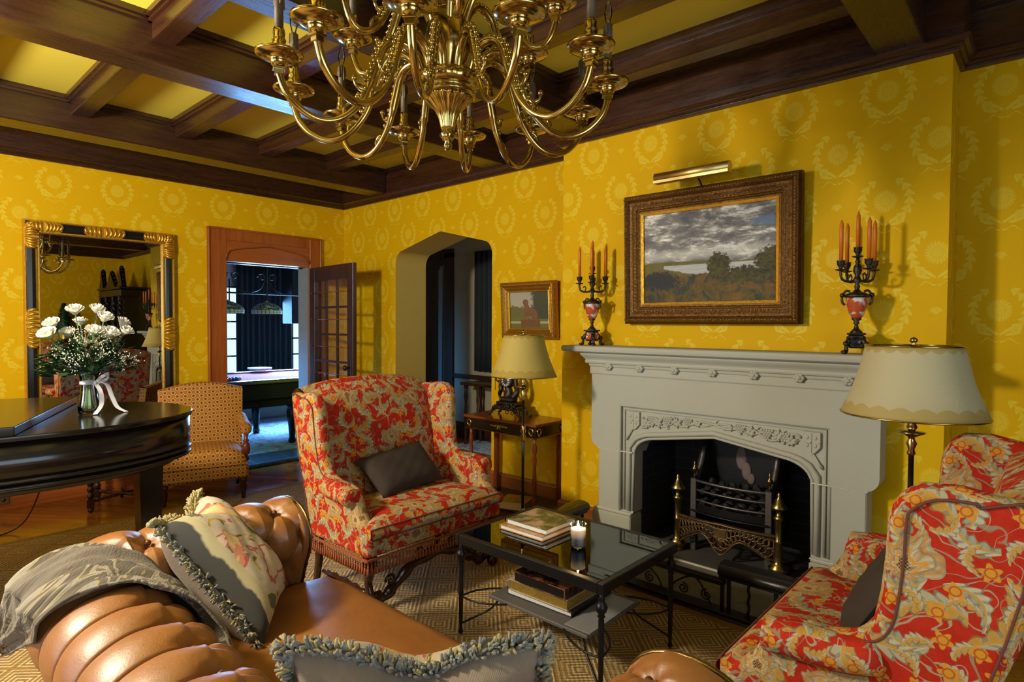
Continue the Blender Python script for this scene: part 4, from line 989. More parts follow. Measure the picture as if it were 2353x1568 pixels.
# ---------------------------------------------------------------- helpers for soft things
def bevel(o, w, seg=3, sub=0):
    b = o.modifiers.new('bevel', 'BEVEL'); b.width = w; b.segments = seg; b.limit_method = 'ANGLE'; b.angle_limit = 0.6
    for p in o.data.polygons: p.use_smooth = True
    if sub: q = o.modifiers.new('sub', 'SUBSURF'); q.levels = sub; q.render_levels = sub
    w_ = o.modifiers.new('wn', 'WEIGHTED_NORMAL'); w_.keep_sharp = False
    return o
def pillow_fn(c, thick, chop=0.0, sag=0.0):
    A, B, C_, D = [Vector(p) for p in c]     # A-B top edge, D-C bottom edge
    nrm = (B-A).cross(D-A).normalized()
    def f(u, v, side):
        p = A.lerp(B, u).lerp(D.lerp(C_, u), v)
        ctr = (A+B+C_+D)/4
        e = 1-0.07*(4*u*(1-u)*(1 if min(v, 1-v) < 0.5 else 0))*(abs(2*v-1)**4)-0.07*(4*v*(1-v))*(abs(2*u-1)**4)
        p = ctr+(p-ctr)*e
        w = max(0, 1-(2*u-1)**4)*max(0, 1-(2*v-1)**4)
        p = p+nrm*(side*thick*0.5*(w**0.55))
        k = chop*math.exp(-((u-0.5)/0.2)**2)*max(0, 1-v)**1.5
        p = p+(D-A).normalized()*k
        wr = 0.004*math.sin(u*23+v*7)*math.sin(v*17+u*5)*w
        return p+nrm*wr*side
    return f, nrm
def pillow(name, label, cat, c, thick, mf, mb_, parent=None, chop=0.0, n=22):
    f, nrm = pillow_fn(c, thick, chop)
    t = thing(name, label, cat, tuple((Vector(c[0])+Vector(c[1])+Vector(c[2])+Vector(c[3]))/4))
    off = t.location
    m = MB(); m.grid(lambda u, v: f(u, v, 1)-off, n, n); o1 = m.build('front_panel', mf, t, fix=False)
    m = MB(); m.grid(lambda u, v: f(u, v, -1)-off, n, n); o2 = m.build('back_panel', mb_, t, fix=False)
    for o_, sgn in ((o1, 1), (o2, -1)):      # flatten uv to the pillow plane
        uv = o_.data.uv_layers[0].data; A, B, D = Vector(c[0]), Vector(c[1]), Vector(c[3]); ev = (D-A).normalized(); eu = ((B-A)-ev*(B-A).dot(ev)).normalized()
        for lp in o_.data.loops: p = o_.data.vertices[lp.vertex_index].co; uv[lp.index].uv = (p.dot(eu), -p.dot(ev))
    return t, f, off
def tassels(name, f, off, edges, mat, parent, step=0.03, L=0.035, r=0.007, seed=1):
    random.seed(seed); m = MB(); m2 = MB()
    ctr = f(0.5, 0.5, 0)
    for (u0, v0, u1, v1, ln) in edges:
        n = int(ln/step); rope = []
        for i in range(n*3+1):
            t = i/(n*3); p = f(u0+(u1-u0)*t, v0+(v1-v0)*t, 0)-off; rope.append(p+Vector((0, 0, 0.0)))
            if i % 3 == 0:
                o_ = (p-(ctr-off)).normalized()
                for q in range(13):
                    d = (o_+Vector((random.uniform(-1, 1), random.uniform(-1, 1), random.uniform(-0.6, 0.9)))*0.9).normalized()
                    e = p+o_*0.004; mid = e+d*L*0.55+Vector((random.uniform(-1, 1), random.uniform(-1, 1), random.uniform(-1, 1)))*0.006
                    (m2 if random.random() < 0.22 else m).tube([e, mid, e+d*L], [r*0.35, r*0.5, r*0.42], 5)
                m.ball(tuple(p+o_*0.006), r*1.1, 6, 5)
        m.tube(rope, 0.006, 6)
    o_ = m.build(name, mat, parent, fix=False); m2.build(name, YFRINGE, parent, fix=False); return o_
# ---------------------------------------------------------------- floral wing settee
def settee(label, loc, rz):
    t = thing('wing_settee', label, 'settee', loc, rz, 'red floral wing settees by the fireplace')
    HW = 0.49; TH = 0.075
    side = [(0.0, 0.30), (0.0, 0.425), (0.018, 0.455), (0.05, 0.475), (0.085, 0.51), (0.11, 0.555), (0.12, 0.60), (0.15, 0.635), (0.20, 0.645), (0.30, 0.65), (0.365, 0.668), (0.40, 0.72), (0.415, 0.80), (0.425, 0.90), (0.43, 1.00), (0.45, 1.065), (0.50, 1.10), (0.58, 1.105), (0.66, 1.09), (0.76, 1.09), (0.70, 0.75), (0.62, 0.50), (0.565, 0.30)]
    for s in (-1, 1):
        m = MB(); a, b = sorted((s*(HW-TH), s*HW)); m.prism(side, a, b, 'x')
        # flare the wing outward towards the top and front
        for i, (x, y, z) in enumerate(m.v): m.v[i] = (x+s*0.05*max(0, z-0.62)*(1-min(1, max(0, (y-0.4)/0.35)))+s*0.02*max(0, z-0.55), y, z)
        o = m.build('wing_side', FLORAL, t); bevel(o, 0.03, 4)
        m = MB(); pts = smooth_path([(s*(HW+0.002), 0.135, 0.592), (s*(HW+0.004), 0.22, 0.602), (s*(HW+0.0), 0.33, 0.605), (s*(HW-0.02), 0.42, 0.62)], 4)
        m.tube(pts, [0.050]*4+[0.052]*4+[0.050]*4+[0.03], 16); m.ball((s*(HW+0.002), 0.135, 0.592), 0.049, 14, 10, (1, 0.35, 1))
        m.build('arm_roll', FLORAL, t)
        m = MB(); e = [(s*(HW-0.0)+s*0.05*max(0, z-0.62)*(1-min(1, max(0, (y-0.4)/0.35)))+s*0.02*max(0, z-0.55)+s*0.001, y+(0.045 if z < 1.04 else 0.035), z-(0.03 if z > 1.04 else 0)) for y, z in side[9:18]]+[(s*(HW+0.022), 0.62, 1.065), (s*(HW+0.010), 0.725, 1.068), (s*(HW+0.006), 0.67, 0.75), (s*(HW+0.002), 0.595, 0.50), (s*(HW+0.002), 0.545, 0.31)]
        m.tube(smooth_path(e, 3), 0.0036, 6); m.build('piping', WELT, t)
    # back
    def topz(u): x = 2*u-1; return 1.085+0.05*(1-abs(x)**2.4)
    def bk(u, v):
        w = HW-TH+0.02; x = -w+2*w*u; z0 = 0.38; z = z0+(topz(u)-z0)*v
        y = 0.50+0.155*v+0.02*(1-v)-0.035*math.sin(PI*min(1, v*1.02))*(1-(2*u-1)**6)
        if v > 0.94: y += (v-0.94)*0.9
        return (x, y, z)
    m = MB(); m.grid(bk, 28, 34); m.build('inside_back', FLORAL, t, fix=False)
    m = MB()
    def bo(u, v):
        w = HW-0.03+0.02*v; x = -w+2*w*u; z = 0.30+(topz(u)-0.30)*v; return (x, 0.57+0.20*v, z)
    m.grid(bo, 20, 10); m.grid(lambda u, v: tuple(Vector(bk(u, 1)).lerp(Vector(bo(u, 1)), v)+Vector((0, 0, 0.028*math.sin(PI*v)))), 28, 6); m.build('outside_back', FLORAL, t, fix=False)
    # seat cushion (T-shaped front) with piping
    def cu(u, v, top):
        y = -0.012+0.50*v; w = HW-0.012 if y < 0.06 else HW-0.012-(TH)*min(1, (y-0.06)/0.03)
        x = -w+2*w*u; k = (1-(2*u-1)**6)*(1-(2*v-1)**6)
        return (x, y, (0.455+0.048*k**0.5+0.008*math.sin(u*9)*math.sin(v*6)*k) if top else 0.400-0.01*k)
    m = MB(); m.grid(lambda u, v: cu(u, v, 1), 30, 16); m.grid(lambda u, v: cu(u, v, 0), 30, 16)
    m.grid(lambda u, v: tuple(Vector(cu(u, 0, 1)).lerp(Vector(cu(u, 0, 0)), v)+Vector((0, -0.016*math.sin(PI*v), 0))), 30, 5)
    for uu in (0, 1): m.grid(lambda u, v: tuple(Vector(cu(uu, u, 1)).lerp(Vector(cu(uu, u, 0)), v)), 16, 3)
    c_ = m.build('seat_cushion', FLORAL, t, fix=True)
    m = MB(); m.tube([tuple(Vector(cu(u/30, 0, 1))+Vector((0, -0.003, 0.001))) for u in range(31)], 0.0042, 6); m.build('piping', WELT, c_)
    m = MB(); m.tube([tuple(Vector(cu(u/30, 0, 0))+Vector((0, -0.003, 0.0))) for u in range(31)], 0.0042, 6); m.build('piping', WELT, c_)
    m = MB(); m.box(-HW+0.01, HW-0.01, 0.006, 0.56, 0.305, 0.40, 0.012); m.build('seat_rail', FLORAL, t)
    # fringe: braid, knots, tassels
    m = MB(); random.seed(5)
    loop = [(-HW+0.005+i*(2*HW-0.01)/44, 0.0) for i in range(45)]+[(s*HW, 0.02+0.53*i/24) for s in (-1, 1) for i in range(25)]
    m.box(-HW, HW, -0.004, 0.004, 0.292, 0.304)
    for s in (-1, 1): m.box(s*HW-0.004, s*HW+0.004, 0, 0.56, 0.292, 0.304)
    for (x, y) in loop:
        m.tube([(x, y, 0.292), (x, y, 0.274)], 0.003, 5); m.ball((x, y, 0.270), 0.006, 6, 5); m.tube([(x, y, 0.266), (x, y, 0.25), (x+random.uniform(-.002, .002), y, 0.225)], [0.004, 0.007, 0.0085], 6)
    m.build('tassel_fringe', FRINGE, t)
    # legs
    for (x, y) in ((-HW+0.05, 0.05), (HW-0.05, 0.05)):
        m = MB(); m.tube(smooth_path([(x, y, 0.30), (x, y-0.012, 0.24), (x, y+0.015, 0.16), (x, y-0.012, 0.085), (x, y-0.03, 0.045)], 5), [0.030, 0.030, 0.028, 0.026, 0.024]+[0.024]*5+[0.022]*5+[0.028]*5+[0.032], 8, sy=0.9)
        m.ball((x, y-0.022, 0.036), 0.036, 12, 8); m.box(x-0.03, x+0.03, y-0.03, y+0.03, 0.24, 0.30, 0.006); m.build('front_leg', TURN, t)
    for (x, y) in ((-HW+0.04, 0.52), (HW-0.04, 0.52)):
        m = MB(); m.tube([(x, y, 0.30), (x, y+0.01, 0.15), (x, y+0.045, 0.0)], [0.024, 0.022, 0.018], 4, up=(1, 1, 0)); m.build('back_leg', TURN, t)
    m = MB()   # arched scroll stretcher
    arc_ = smooth_path([(-0.42, 0.05, 0.085), (-0.36, 0.05, 0.06), (-0.28, 0.05, 0.10), (-0.17, 0.05, 0.175), (0, 0.05, 0.205), (0.17, 0.05, 0.175), (0.28, 0.05, 0.10), (0.36, 0.05, 0.06), (0.42, 0.05, 0.085)], 6)
    m.tube(arc_, [0.026+0.014*math.sin(i*0.5)**2 for i in range(len(arc_))], 8, sy=0.55)
    for s in (-1, 1):
        m.tube([(s*(0.31+0.035*(1-i/18)*math.cos(i*0.5)), 0.05, 0.135+0.035*(1-i/18)*math.sin(i*0.5)) for i in range(17)], 0.009, 6)
        m.tube([(s*(0.12+0.03*(1-i/18)*math.cos(PI-i*0.5)), 0.05, 0.235+0.025*(1-i/18)*math.sin(i*0.5)) for i in range(17)], 0.008, 6)
    m.build('scroll_stretcher', TURN, t)
    for s in (-1, 1):
        m = MB(); pr_ = []; L = 0.43
        m.at((s*(HW-0.05), 0.07, 0.10), rx=-PI/2)
        m.lathe([(0.010, 0), (0.016, 0.05), (0.010, 0.07), (0.022, 0.12), (0.012, 0.15), (0.024, 0.215), (0.012, 0.28), (0.022, 0.31), (0.010, 0.36), (0.016, 0.38), (0.010, L)], 12); m.build('side_stretcher', TURN, t)
    return t
settee('red floral wing settee with brown cushion, between the arch and the glass coffee table', (2.215, 2.535, 0.010), 0.0)
settee('red floral wing settee in the right foreground, beside the tall floor lamp', (2.285, 0.745, 0.010), PI)
pillow('lumbar_cushion', 'dark brown linen cushion leaning on the settee by the arch', 'cushion', [(1.965, 3.02, 0.70), (2.46, 3.04, 0.75), (2.50, 2.84, 0.53), (2.02, 2.81, 0.51)], 0.13, BROWN, BROWN)
pillow('lumbar_cushion', 'dark brown linen cushion on the settee in the right foreground', 'cushion', [(2.56, 0.33, 0.78), (2.02, 0.32, 0.78), (2.02, 0.47, 0.515), (2.56, 0.49, 0.515)], 0.13, BROWN, BROWN)
# ---------------------------------------------------------------- chesterfield sofa
sofa = thing('chesterfield_sofa', 'tan leather chesterfield sofa with deep buttoned back and rolled arms', 'sofa', (0.75, 1.5, 0.010))
SO = Vector((0.75, 1.5, 0.010))
BX, AY_N, AY_F, AX = 0.47, 0.575, 2.425, 1.235
prof_c = smooth_path([(-0.075, 0, 0.36), (-0.105, 0, 0.44), (-0.135, 0, 0.52), (-0.165, 0, 0.585), (-0.168, 0, 0.650), (-0.125, 0, 0.712), (-0.045, 0, 0.742), (0.045, 0, 0.735), (0.115, 0, 0.695), (0.145, 0, 0.630), (0.130, 0, 0.565), (0.095, 0, 0.520), (0.085, 0, 0.42), (0.085, 0, 0.10)], 8)
pl = [0]
for i in range(1, len(prof_c)): pl.append(pl[-1]+(prof_c[i]-prof_c[i-1]).length)
PLT = pl[-1]
def prof_at(s):
    s = max(0, min(PLT-1e-6, s)); i = 0
    import bisect
    i = max(0, min(len(pl)-2, bisect.bisect_right(pl, s)-1)); t = (s-pl[i])/(pl[i+1]-pl[i]); p = prof_c[i].lerp(prof_c[i+1], t)
    d = (prof_c[i+1]-prof_c[i]).normalized(); return p.x, p.z, -d.z, d.x     # point and outward normal (n, z)
RC = 0.17
def spath():
    P = [(AX, AY_N)]; out = []
    out.append((Vector((AX, AY_N, 0)), Vector((0, -1, 0))))
    segs_ = []
    # near arm (going -x), corner, back (going +y), corner, far arm (going +x)
    L1 = AX-(BX+RC); L2 = (AY_F-AY_N)-2*RC; A_ = RC*PI/2
    return L1, A_, L2
L1, A_, L2 = spath(); LT = 2*L1+2*A_+L2
def path_at(s):
    if s < L1: return Vector((AX-s, AY_N, 0)), Vector((0, -1, 0))
    s -= L1
    if s < A_:
        a = s/RC; c = Vector((BX+RC, AY_N+RC, 0)); n = Vector((-math.sin(a), -math.cos(a), 0)); return c+n*RC, n
    s -= A_
    if s < L2: return Vector((BX, AY_N+RC+s, 0)), Vector((-1, 0, 0))
    s -= L2
    if s < A_:
        a = s/RC; c = Vector((BX+RC, AY_F-RC, 0)); n = Vector((-math.cos(a), math.sin(a), 0)); return c+n*RC, n
    s -= A_
    return Vector((BX+RC+s, AY_F, 0)), Vector((0, 1, 0))
US = LT/21; VR = (0.155, 0.30, 0.445)       # button spacing and rows
def tuft(s, v):
    best = 9; db = 9; k = s/US
    if v < VR[2]:
        rows = [(-0.0, 0), (VR[0], 1), (VR[1], 0), (VR[2], 1)]
        for (rv, par) in rows[1:]:
            kk = round(k-0.5*par)+0.5*par; d = math.hypot((k-kk)*US, v-rv); db = min(db, d)
        for (ra, pa), (rb, pb) in zip(rows[:-1], rows[1:]):
            if ra-0.03 <= v <= rb+0.03:
                t = (v-ra)/(rb-ra)
                for base in (math.floor(k)-1, math.floor(k), math.floor(k)+1):
                    a0 = base+0.5*pa
                    for sg in (-0.5, 0.5):
                        line = a0+sg*t; best = min(best, abs(k-line)*US*0.75)
    else:
        kk = round(k-0.5)+0.5; d = math.hypot((k-kk)*US, v-VR[2]); db = min(db, d); best = abs(k-kk)*US
    fade = 1.0 if v < 0.80 else max(0.0, 1-(v-0.80)/0.06)
    gd = 0.016+0.010*math.exp(-max(0, v-VR[2])/0.10)
    h = 0.026*(1-math.exp(-(best/0.05)**1.35))-0.007*math.exp(-(best/0.0045)**2)
    if v >= VR[2]:
        cr = math.exp(-((v-VR[2])/0.13)**2); h = (0.026-0.013*min(1, (v-VR[2])/0.25))*abs(math.sin(PI*min(1.0, best/US)))**0.75-(0.004+0.006*cr)*math.exp(-(best/0.0045)**2)
    h -= 0.042*math.exp(-(db/0.030)**1.4)
    h += 0.0014*math.sin(s*150+v*60)*math.exp(-((db-0.035)/0.022)**2)+0.0006*math.sin(s*60+v*25)*math.sin(v*40)
    return h*fade
def sofa_pt(s, v, extra=0.0, tf=1.0):
    p, n = path_at(s); a, z, na, nz = prof_at(v); h = tuft(s, v)*tf+extra
    return p+n*(a+na*h)+Vector((0, 0, z+nz*h))
m = MB(); NS, NV = 1500, 130
VM = PLT
m.grid(lambda u, v: sofa_pt(u*LT, (v**1.12)*VM)-SO, NS, NV); sf = m.build('tufted_back_and_arms', LEATH, sofa, fix=False)
m = MB()
for row, par in ((0, 1), (1, 0), (2, 1)):
    for k in range(0, 22):
        s = (k+0.5*par)*US
        if 0.03 < s < LT-0.03: p, n = path_at(s); a, z, na, nz = prof_at(VR[row]); q = p+n*(a+na*-0.012)+Vector((0, 0, z+nz*-0.012))-SO; m.ball(tuple(q), 0.011, 8, 6)
m.build('leather_button', BUTTON, sofa)['kind'] = 'stuff'
for s_, y_ in ((0, AY_N), (LT, AY_F)):    # arm fronts
    m = MB(); ctr = Vector((AX, y_, 0)); p, n = path_at(s_); n = Vector((0, -1, 0)) if s_ == 0 else Vector((0, 1, 0))
    out = []
    for i in range(41): a, z, na, nz = prof_at(PLT*i/40); out.append((y_+n.y*(a+na*0.012), z+nz*0.012))
    m.prism([(a-SO.y, z-SO.z) for a, z in out], AX-0.01-SO.x, AX+0.022-SO.x, 'x'); o = m.build('arm_front', LEATH, sofa); bevel(o, 0.008, 2)
    m = MB(); m.tube([(AX+0.02-SO.x, a-SO.y, z-SO.z) for a, z in out], 0.007, 6)
    for i in range(1, 40, 2): m.ball((AX+0.026-SO.x, out[i][0]-SO.y, out[i][1]-SO.z), 0.0055, 6, 5)
    m.build('nailhead_trim', ABRASS, o)
def seatf(u, v, side):
    y = AY_N+0.10+(AY_F-AY_N-0.20)*u; x = 0.58+0.80*v; k = max(0, 1-(2*u-1)**8)*max(0, 1-(2*v-1)**8)
    z = 0.405+0.045*k**0.5+0.012*math.sin(PI*u)*math.sin(PI*v)+0.003*math.sin(x*31+y*9)*math.sin(y*17) if side else 0.33
    return Vector((x, y, z))-SO
m = MB(); m.grid(lambda u, v: seatf(u, v, 1), 50, 30); m.grid(lambda u, v: seatf(u, v, 0), 10, 10)
m.grid(lambda u, v: seatf(u, 1, 1).lerp(seatf(u, 1, 0), v)+Vector((0.014*math.sin(PI*v), 0, 0)), 50, 5)
for e in (0, 1): m.grid(lambda u, v: seatf(e, u, 1).lerp(seatf(e, u, 0), v), 30, 3)
sc_ = m.build('seat_cushion', LEATH, sofa)
m = MB(); m.tube([seatf(u/50, 1, 1)+Vector((0.004, 0, 0.002)) for u in range(51)], 0.006, 6); m.build('piping', BUTTON, sc_)
m = MB(); m.box(0.46-SO.x, 1.33-SO.x, AY_N-0.05-SO.y, AY_F+0.05-SO.y, 0.10-SO.z, 0.335-SO.z, 0.02); m.build('base_frame', LEATH, sofa)
for (x, y) in ((0.42, 0.58), (0.42, 2.42), (1.24, 0.58), (1.24, 2.42)):
    m = MB(); m.lathe([(0.02, 0), (0.036, 0.02), (0.038, 0.05), (0.024, 0.08), (0.03, 0.10)], 14, (x-SO.x, y-SO.y)); m.build('bun_foot', TURN, sofa)
# throw over the back corner
BK0 = L1+A_-(AY_N+RC)            # s = BK0 + y on the straight back
th = thing('throw_blanket', 'grey and cream paisley throw draped over the corner of the sofa back', 'blanket', (0.4, 2.1, 0.7))
def thr(u, v):
    # v: 0 inside low .. 1 outside hanging
    ylo = 1.50+(1.86-1.50)*min(1, v/0.42) if v < 0.42 else 1.86+(1.98-1.86)*(v-0.42)/0.33 if v < 0.75 else 1.98+0.40*((v-0.75)/0.25)
    yhi = 2.13+0.20*min(1, v/0.45) if v < 0.6 else 2.33+0.10*(v-0.6)/0.4
    y = ylo+(yhi-ylo)*u
    sv = 0.17+0.72*v
    fold = 0.007*math.sin(u*15+v*5)+0.005*math.sin(u*31-v*9)+0.003*math.sin(u*57+v*23)+0.025*max(0, v-0.6)
    p, n = Vector((BX, y, 0)), Vector((-1, 0, 0)); a, z, na, nz = prof_at(min(sv, 0.66)); hh = 0.040+fold+max(0, tuft(BK0+y, min(sv, 0.66)))*0.3
    q = p+n*(a+na*hh)+Vector((0, 0, z+nz*hh))
    if sv > 0.66: q = q+Vector((0.01*math.sin(u*12), 0, -(sv-0.66)*1.0))+Vector((-0.012*(sv-0.66)/0.2, 0, 0))
    return q
TO = Vector((0.4, 2.1, 0.7))
m = MB(); m.grid(lambda u, v: thr(u, v)-TO, 60, 80); o = m.build('woven_cloth', THROW, th, fix=False)
for lp in o.data.loops: p = o.data.vertices[lp.vertex_index].co; o.data.uv_layers[0].data[lp.index].uv = (p.y, p.z*0.8-p.x*0.8)
sd = o.modifiers.new('solid', 'SOLIDIFY'); sd.thickness = 0.006; sd.offset = -1
# cushions on the sofa
t, f, off = pillow('tapestry_cushion', 'figural tapestry cushion with tasselled edges propped in the far sofa corner', 'cushion',
    [(0.70, 2.27, 0.80), (0.92, 2.50, 0.815), (1.07, 2.10, 0.52), (0.88, 1.87, 0.45)], 0.22, GLINEN, TAPES, chop=0.05)
tassels('tassel_edge', f, off, [(0, 0, 0, 1, 0.5)], GFRINGE, t, step=0.028, L=0.030, seed=2)
tassels('tassel_edge', f, off, [(0, 0, 1, 0, 0.4)], YFRINGE, t, step=0.028, L=0.032, seed=3)
t, f, off = pillow('tasselled_cushion', 'taupe linen cushion edged with slate and gold tassels in the near foreground', 'cushion',
    [(1.00, 0.82, 0.80), (0.62, 1.20, 0.80), (0.70, 1.30, 0.42), (1.12, 0.90, 0.42)], 0.20, GLINEN, TAPES, chop=0.07)
tassels('tassel_edge', f, off, [(0, 0, 1, 0, 0.57), (0, 0, 0, 1, 0.4), (1, 0, 1, 1, 0.4)], GFRINGE, t, step=0.022, L=0.036, r=0.008, seed=7)
# ---------------------------------------------------------------- coffee table
TZ = 0.50; tx0, tx1, ty0, ty1 = 1.935, 2.55, 1.275, 2.12
ct = thing('coffee_table', 'black iron coffee table with glass top and lower shelf', 'table', ((tx0+tx1)/2, (ty0+ty1)/2, 0.010)); cx, cy = (tx0+tx1)/2, (ty0+ty1)/2
hx, hy = (tx1-tx0)/2, (ty1-ty0)/2; z0 = -0.010
m = MB(); m.box(-hx, hx, -hy, -hy+0.028, TZ-0.045+z0, TZ+z0, 0.003); m.box(-hx, hx, hy-0.028, hy, TZ-0.045+z0, TZ+z0, 0.003); m.box(-hx, -hx+0.028, -hy+0.028, hy-0.028, TZ-0.045+z0, TZ+z0, 0.003); m.box(hx-0.028, hx, -hy+0.028, hy-0.028, TZ-0.045+z0, TZ+z0, 0.003)
m.build('table_frame', IRON, ct)
m = MB()
for q in ((-hx+0.028, hx-0.028, -hy+0.028, -hy+0.05), (-hx+0.028, hx-0.028, hy-0.05, hy-0.028), (-hx+0.028, -hx+0.05, -hy+0.05, hy-0.05), (hx-0.05, hx-0.028, -hy+0.05, hy-0.05)): m.box(*q, TZ-0.016+z0, TZ-0.010+z0)
m.build('glass_ledge', ABRASS, ct)
m = MB(); m.box(-hx+0.029, hx-0.029, -hy+0.029, hy-0.029, TZ-0.009+z0, TZ-0.001+z0); m.build('glass_top', TGLASS, ct)
lx, ly = hx-0.022, hy-0.022; sx, sy = 0.215, 0.285; SZ = 0.205
for a in (-1, 1):
    for b in (-1, 1):
        m = MB(); m.lathe([(0.004, 0), (0.012, 0.012), (0.007, 0.03), (0.010, 0.08), (0.011, 0.19), (0.014, 0.20), (0.011, 0.21), (0.012, 0.335), (0.010, 0.345), (0.016, 0.352), (0.011, 0.360), (0.022, 0.375), (0.025, 0.388), (0.020, 0.402), (0.010, 0.412), (0.014, 0.42), (0.008, 0.43), (0.010, 0.4455)], 14, (a*lx, b*ly)); m.build('leg', IRON, ct)
        m = MB()
        for (ex, ey, bow) in ((a*sx, b*(sy-0.12), 0.05), (a*(sx-0.12), b*sy, -0.05)):
            p0 = Vector((a*lx, b*ly, SZ-0.02)); p1 = Vector((ex, ey, SZ-0.012)); d = (p1-p0).normalized(); nn = Vector((-d.y, d.x, 0))*bow*a*b
            m.tube(smooth_path([p0, p0.lerp(p1, 0.35)+nn*0.6, p0.lerp(p1, 0.7)+nn*0.5, p1], 5), 0.005, 6)
        for (ex, ey) in ((a*(sx-0.03), b*(sy-0.05)),):
            p0 = Vector((a*lx, b*ly, 0.05)); p1 = Vector((ex, ey, SZ-0.014)); m.tube(smooth_path([p0, p0.lerp(p1, 0.4)+Vector((0, 0, -0.012)), p0.lerp(p1, 0.75)+Vector((0, 0, -0.02)), p1], 5), 0.005, 6)
        m.build('curved_brace', IRON, ct)
m = MB(); m.box(-sx, sx, -sy, sy, SZ-0.016, SZ, 0.003); m.build('lower_shelf', GREYC, ct)
# ---------------------------------------------------------------- books
def book(name, label, cxy, z, w, d, h, rz, cover, pages, group=None, spine=None):
    """w along local x, d along local y, spine on the local -x side; z = bottom"""
    t = thing(name, label, 'book', (cxy[0], cxy[1], z), rz, group)
    b = 0.0035
    m = MB(); m.box(-w/2+0.002, w/2-0.005, -d/2+0.005, d/2-0.005, b, h-b); m.build('page_block', pages, t)
    m = MB(); m.box(-w/2, w/2, -d/2, d/2, h-b, h, 0.001); m.box(-w/2, w/2, -d/2, d/2, 0, b, 0.001); m.box(-w/2-0.002, -w/2+0.002, -d/2, d/2, 0, h, 0.001); m.build('cover', cover, t)
    return t
TB = TZ
book('book', 'orange illustrated book under the garden book on the coffee table', (2.255, 1.872), TB, 0.27, 0.25, 0.022, -1.57, COV_B, PAPER, 'books on the coffee table')
bk = book('book', 'garden photograph book on top of the pair on the coffee table', (2.275, 1.862), TB+0.022, 0.25, 0.235, 0.026, -1.57, COV_A, PAPER, 'books on the coffee table')
book('book', 'grey-jacketed book with white page edges, lowest on the table shelf', (2.270, 1.745), SZ+0.0105, 0.37, 0.34, 0.028, 1.57+0.04, BLACKC, PAPER, 'books on the table shelf')
book('book', 'thick book with gilt page edges, middle of the shelf stack', (2.240, 1.738), SZ+0.0390, 0.34, 0.30, 0.050, -1.55, CREAMC, gilt_mat('gilt_page_edges', (0.50, 0.30, 0.04), (0.80, 0.58, 0.16), 0.35, 0.15, 100), 'books on the table shelf')
book('book', 'thick black book with dark flower cover, topmost of the shelf stack', (2.205, 1.725), SZ+0.0895, 0.30, 0.24, 0.046, 1.57, COV_C, BLACKC, 'books on the table shelf')
m = MB(); m.box(-0.10, 0.10, -0.14, 0.14, 0, 0.004); mg = m.build('magazine', plain('pale_grey_cover', (0.27, 0.26, 0.25), 0.35), None); mg.location = (cx+0.08, cy-0.13, SZ+0.0105); mg.rotation_euler = (0, 0, 0.03)
tag(mg, 'thin grey magazine lying flat on the table shelf beside the book stack', 'magazine')
mg.location = (2.235, 1.482, SZ+0.0102)
mg.scale = (1.9, 0.46, 0.9)
# ---------------------------------------------------------------- candle in a glass
cj = thing('jar_candle', 'lit white candle in a glass tumbler on the coffee table', 'candle', (2.185, 1.575, TZ))
m = MB(); m.lathe([(0.0, 0.001), (0.030, 0.001), (0.033, 0.004), (0.0375, 0.108), (0.0385, 0.110)], 32, cap=False); m.build('tumbler', GLASS, cj, fix=False)
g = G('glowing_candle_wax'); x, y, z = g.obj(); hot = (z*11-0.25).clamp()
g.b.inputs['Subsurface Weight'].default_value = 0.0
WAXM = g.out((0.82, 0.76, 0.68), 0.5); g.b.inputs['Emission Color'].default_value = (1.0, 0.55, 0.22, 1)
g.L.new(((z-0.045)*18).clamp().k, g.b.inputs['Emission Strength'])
m = MB(); m.lathe([(0.0, 0.0105), (0.0305, 0.0105), (0.0335, 0.086), (0.030, 0.088), (0.010, 0.082), (0.0, 0.082)], 28, cap=False); m.build('wax', WAXM, cj)
m = MB(); m.tube([(0, 0, 0.082), (0.001, 0, 0.094)], 0.0014, 5); wk = m.build('wick', BLACKC, cj)
g = G('candle_flame'); FL = g.out((1, 0.7, 0.3), 0.5); g.b.inputs['Emission Color'].default_value = (1.0, 0.62, 0.25, 1); g.b.inputs['Emission Strength'].default_value = 30
m = MB(); m.lathe([(0.0, 0.088), (0.005, 0.094), (0.006, 0.100), (0.003, 0.112), (0.0, 0.122)], 12, cap=False); m.build('flame', FL, cj)
l = bpy.data.lights.new('candle_glow', 'POINT'); l.energy = 1.2; l.color = (1, 0.6, 0.25); l.shadow_soft_size = 0.01
o = bpy.data.objects.new('candle_glow', l); COL.objects.link(o); o.location = (2.185, 1.575, TZ+0.135)
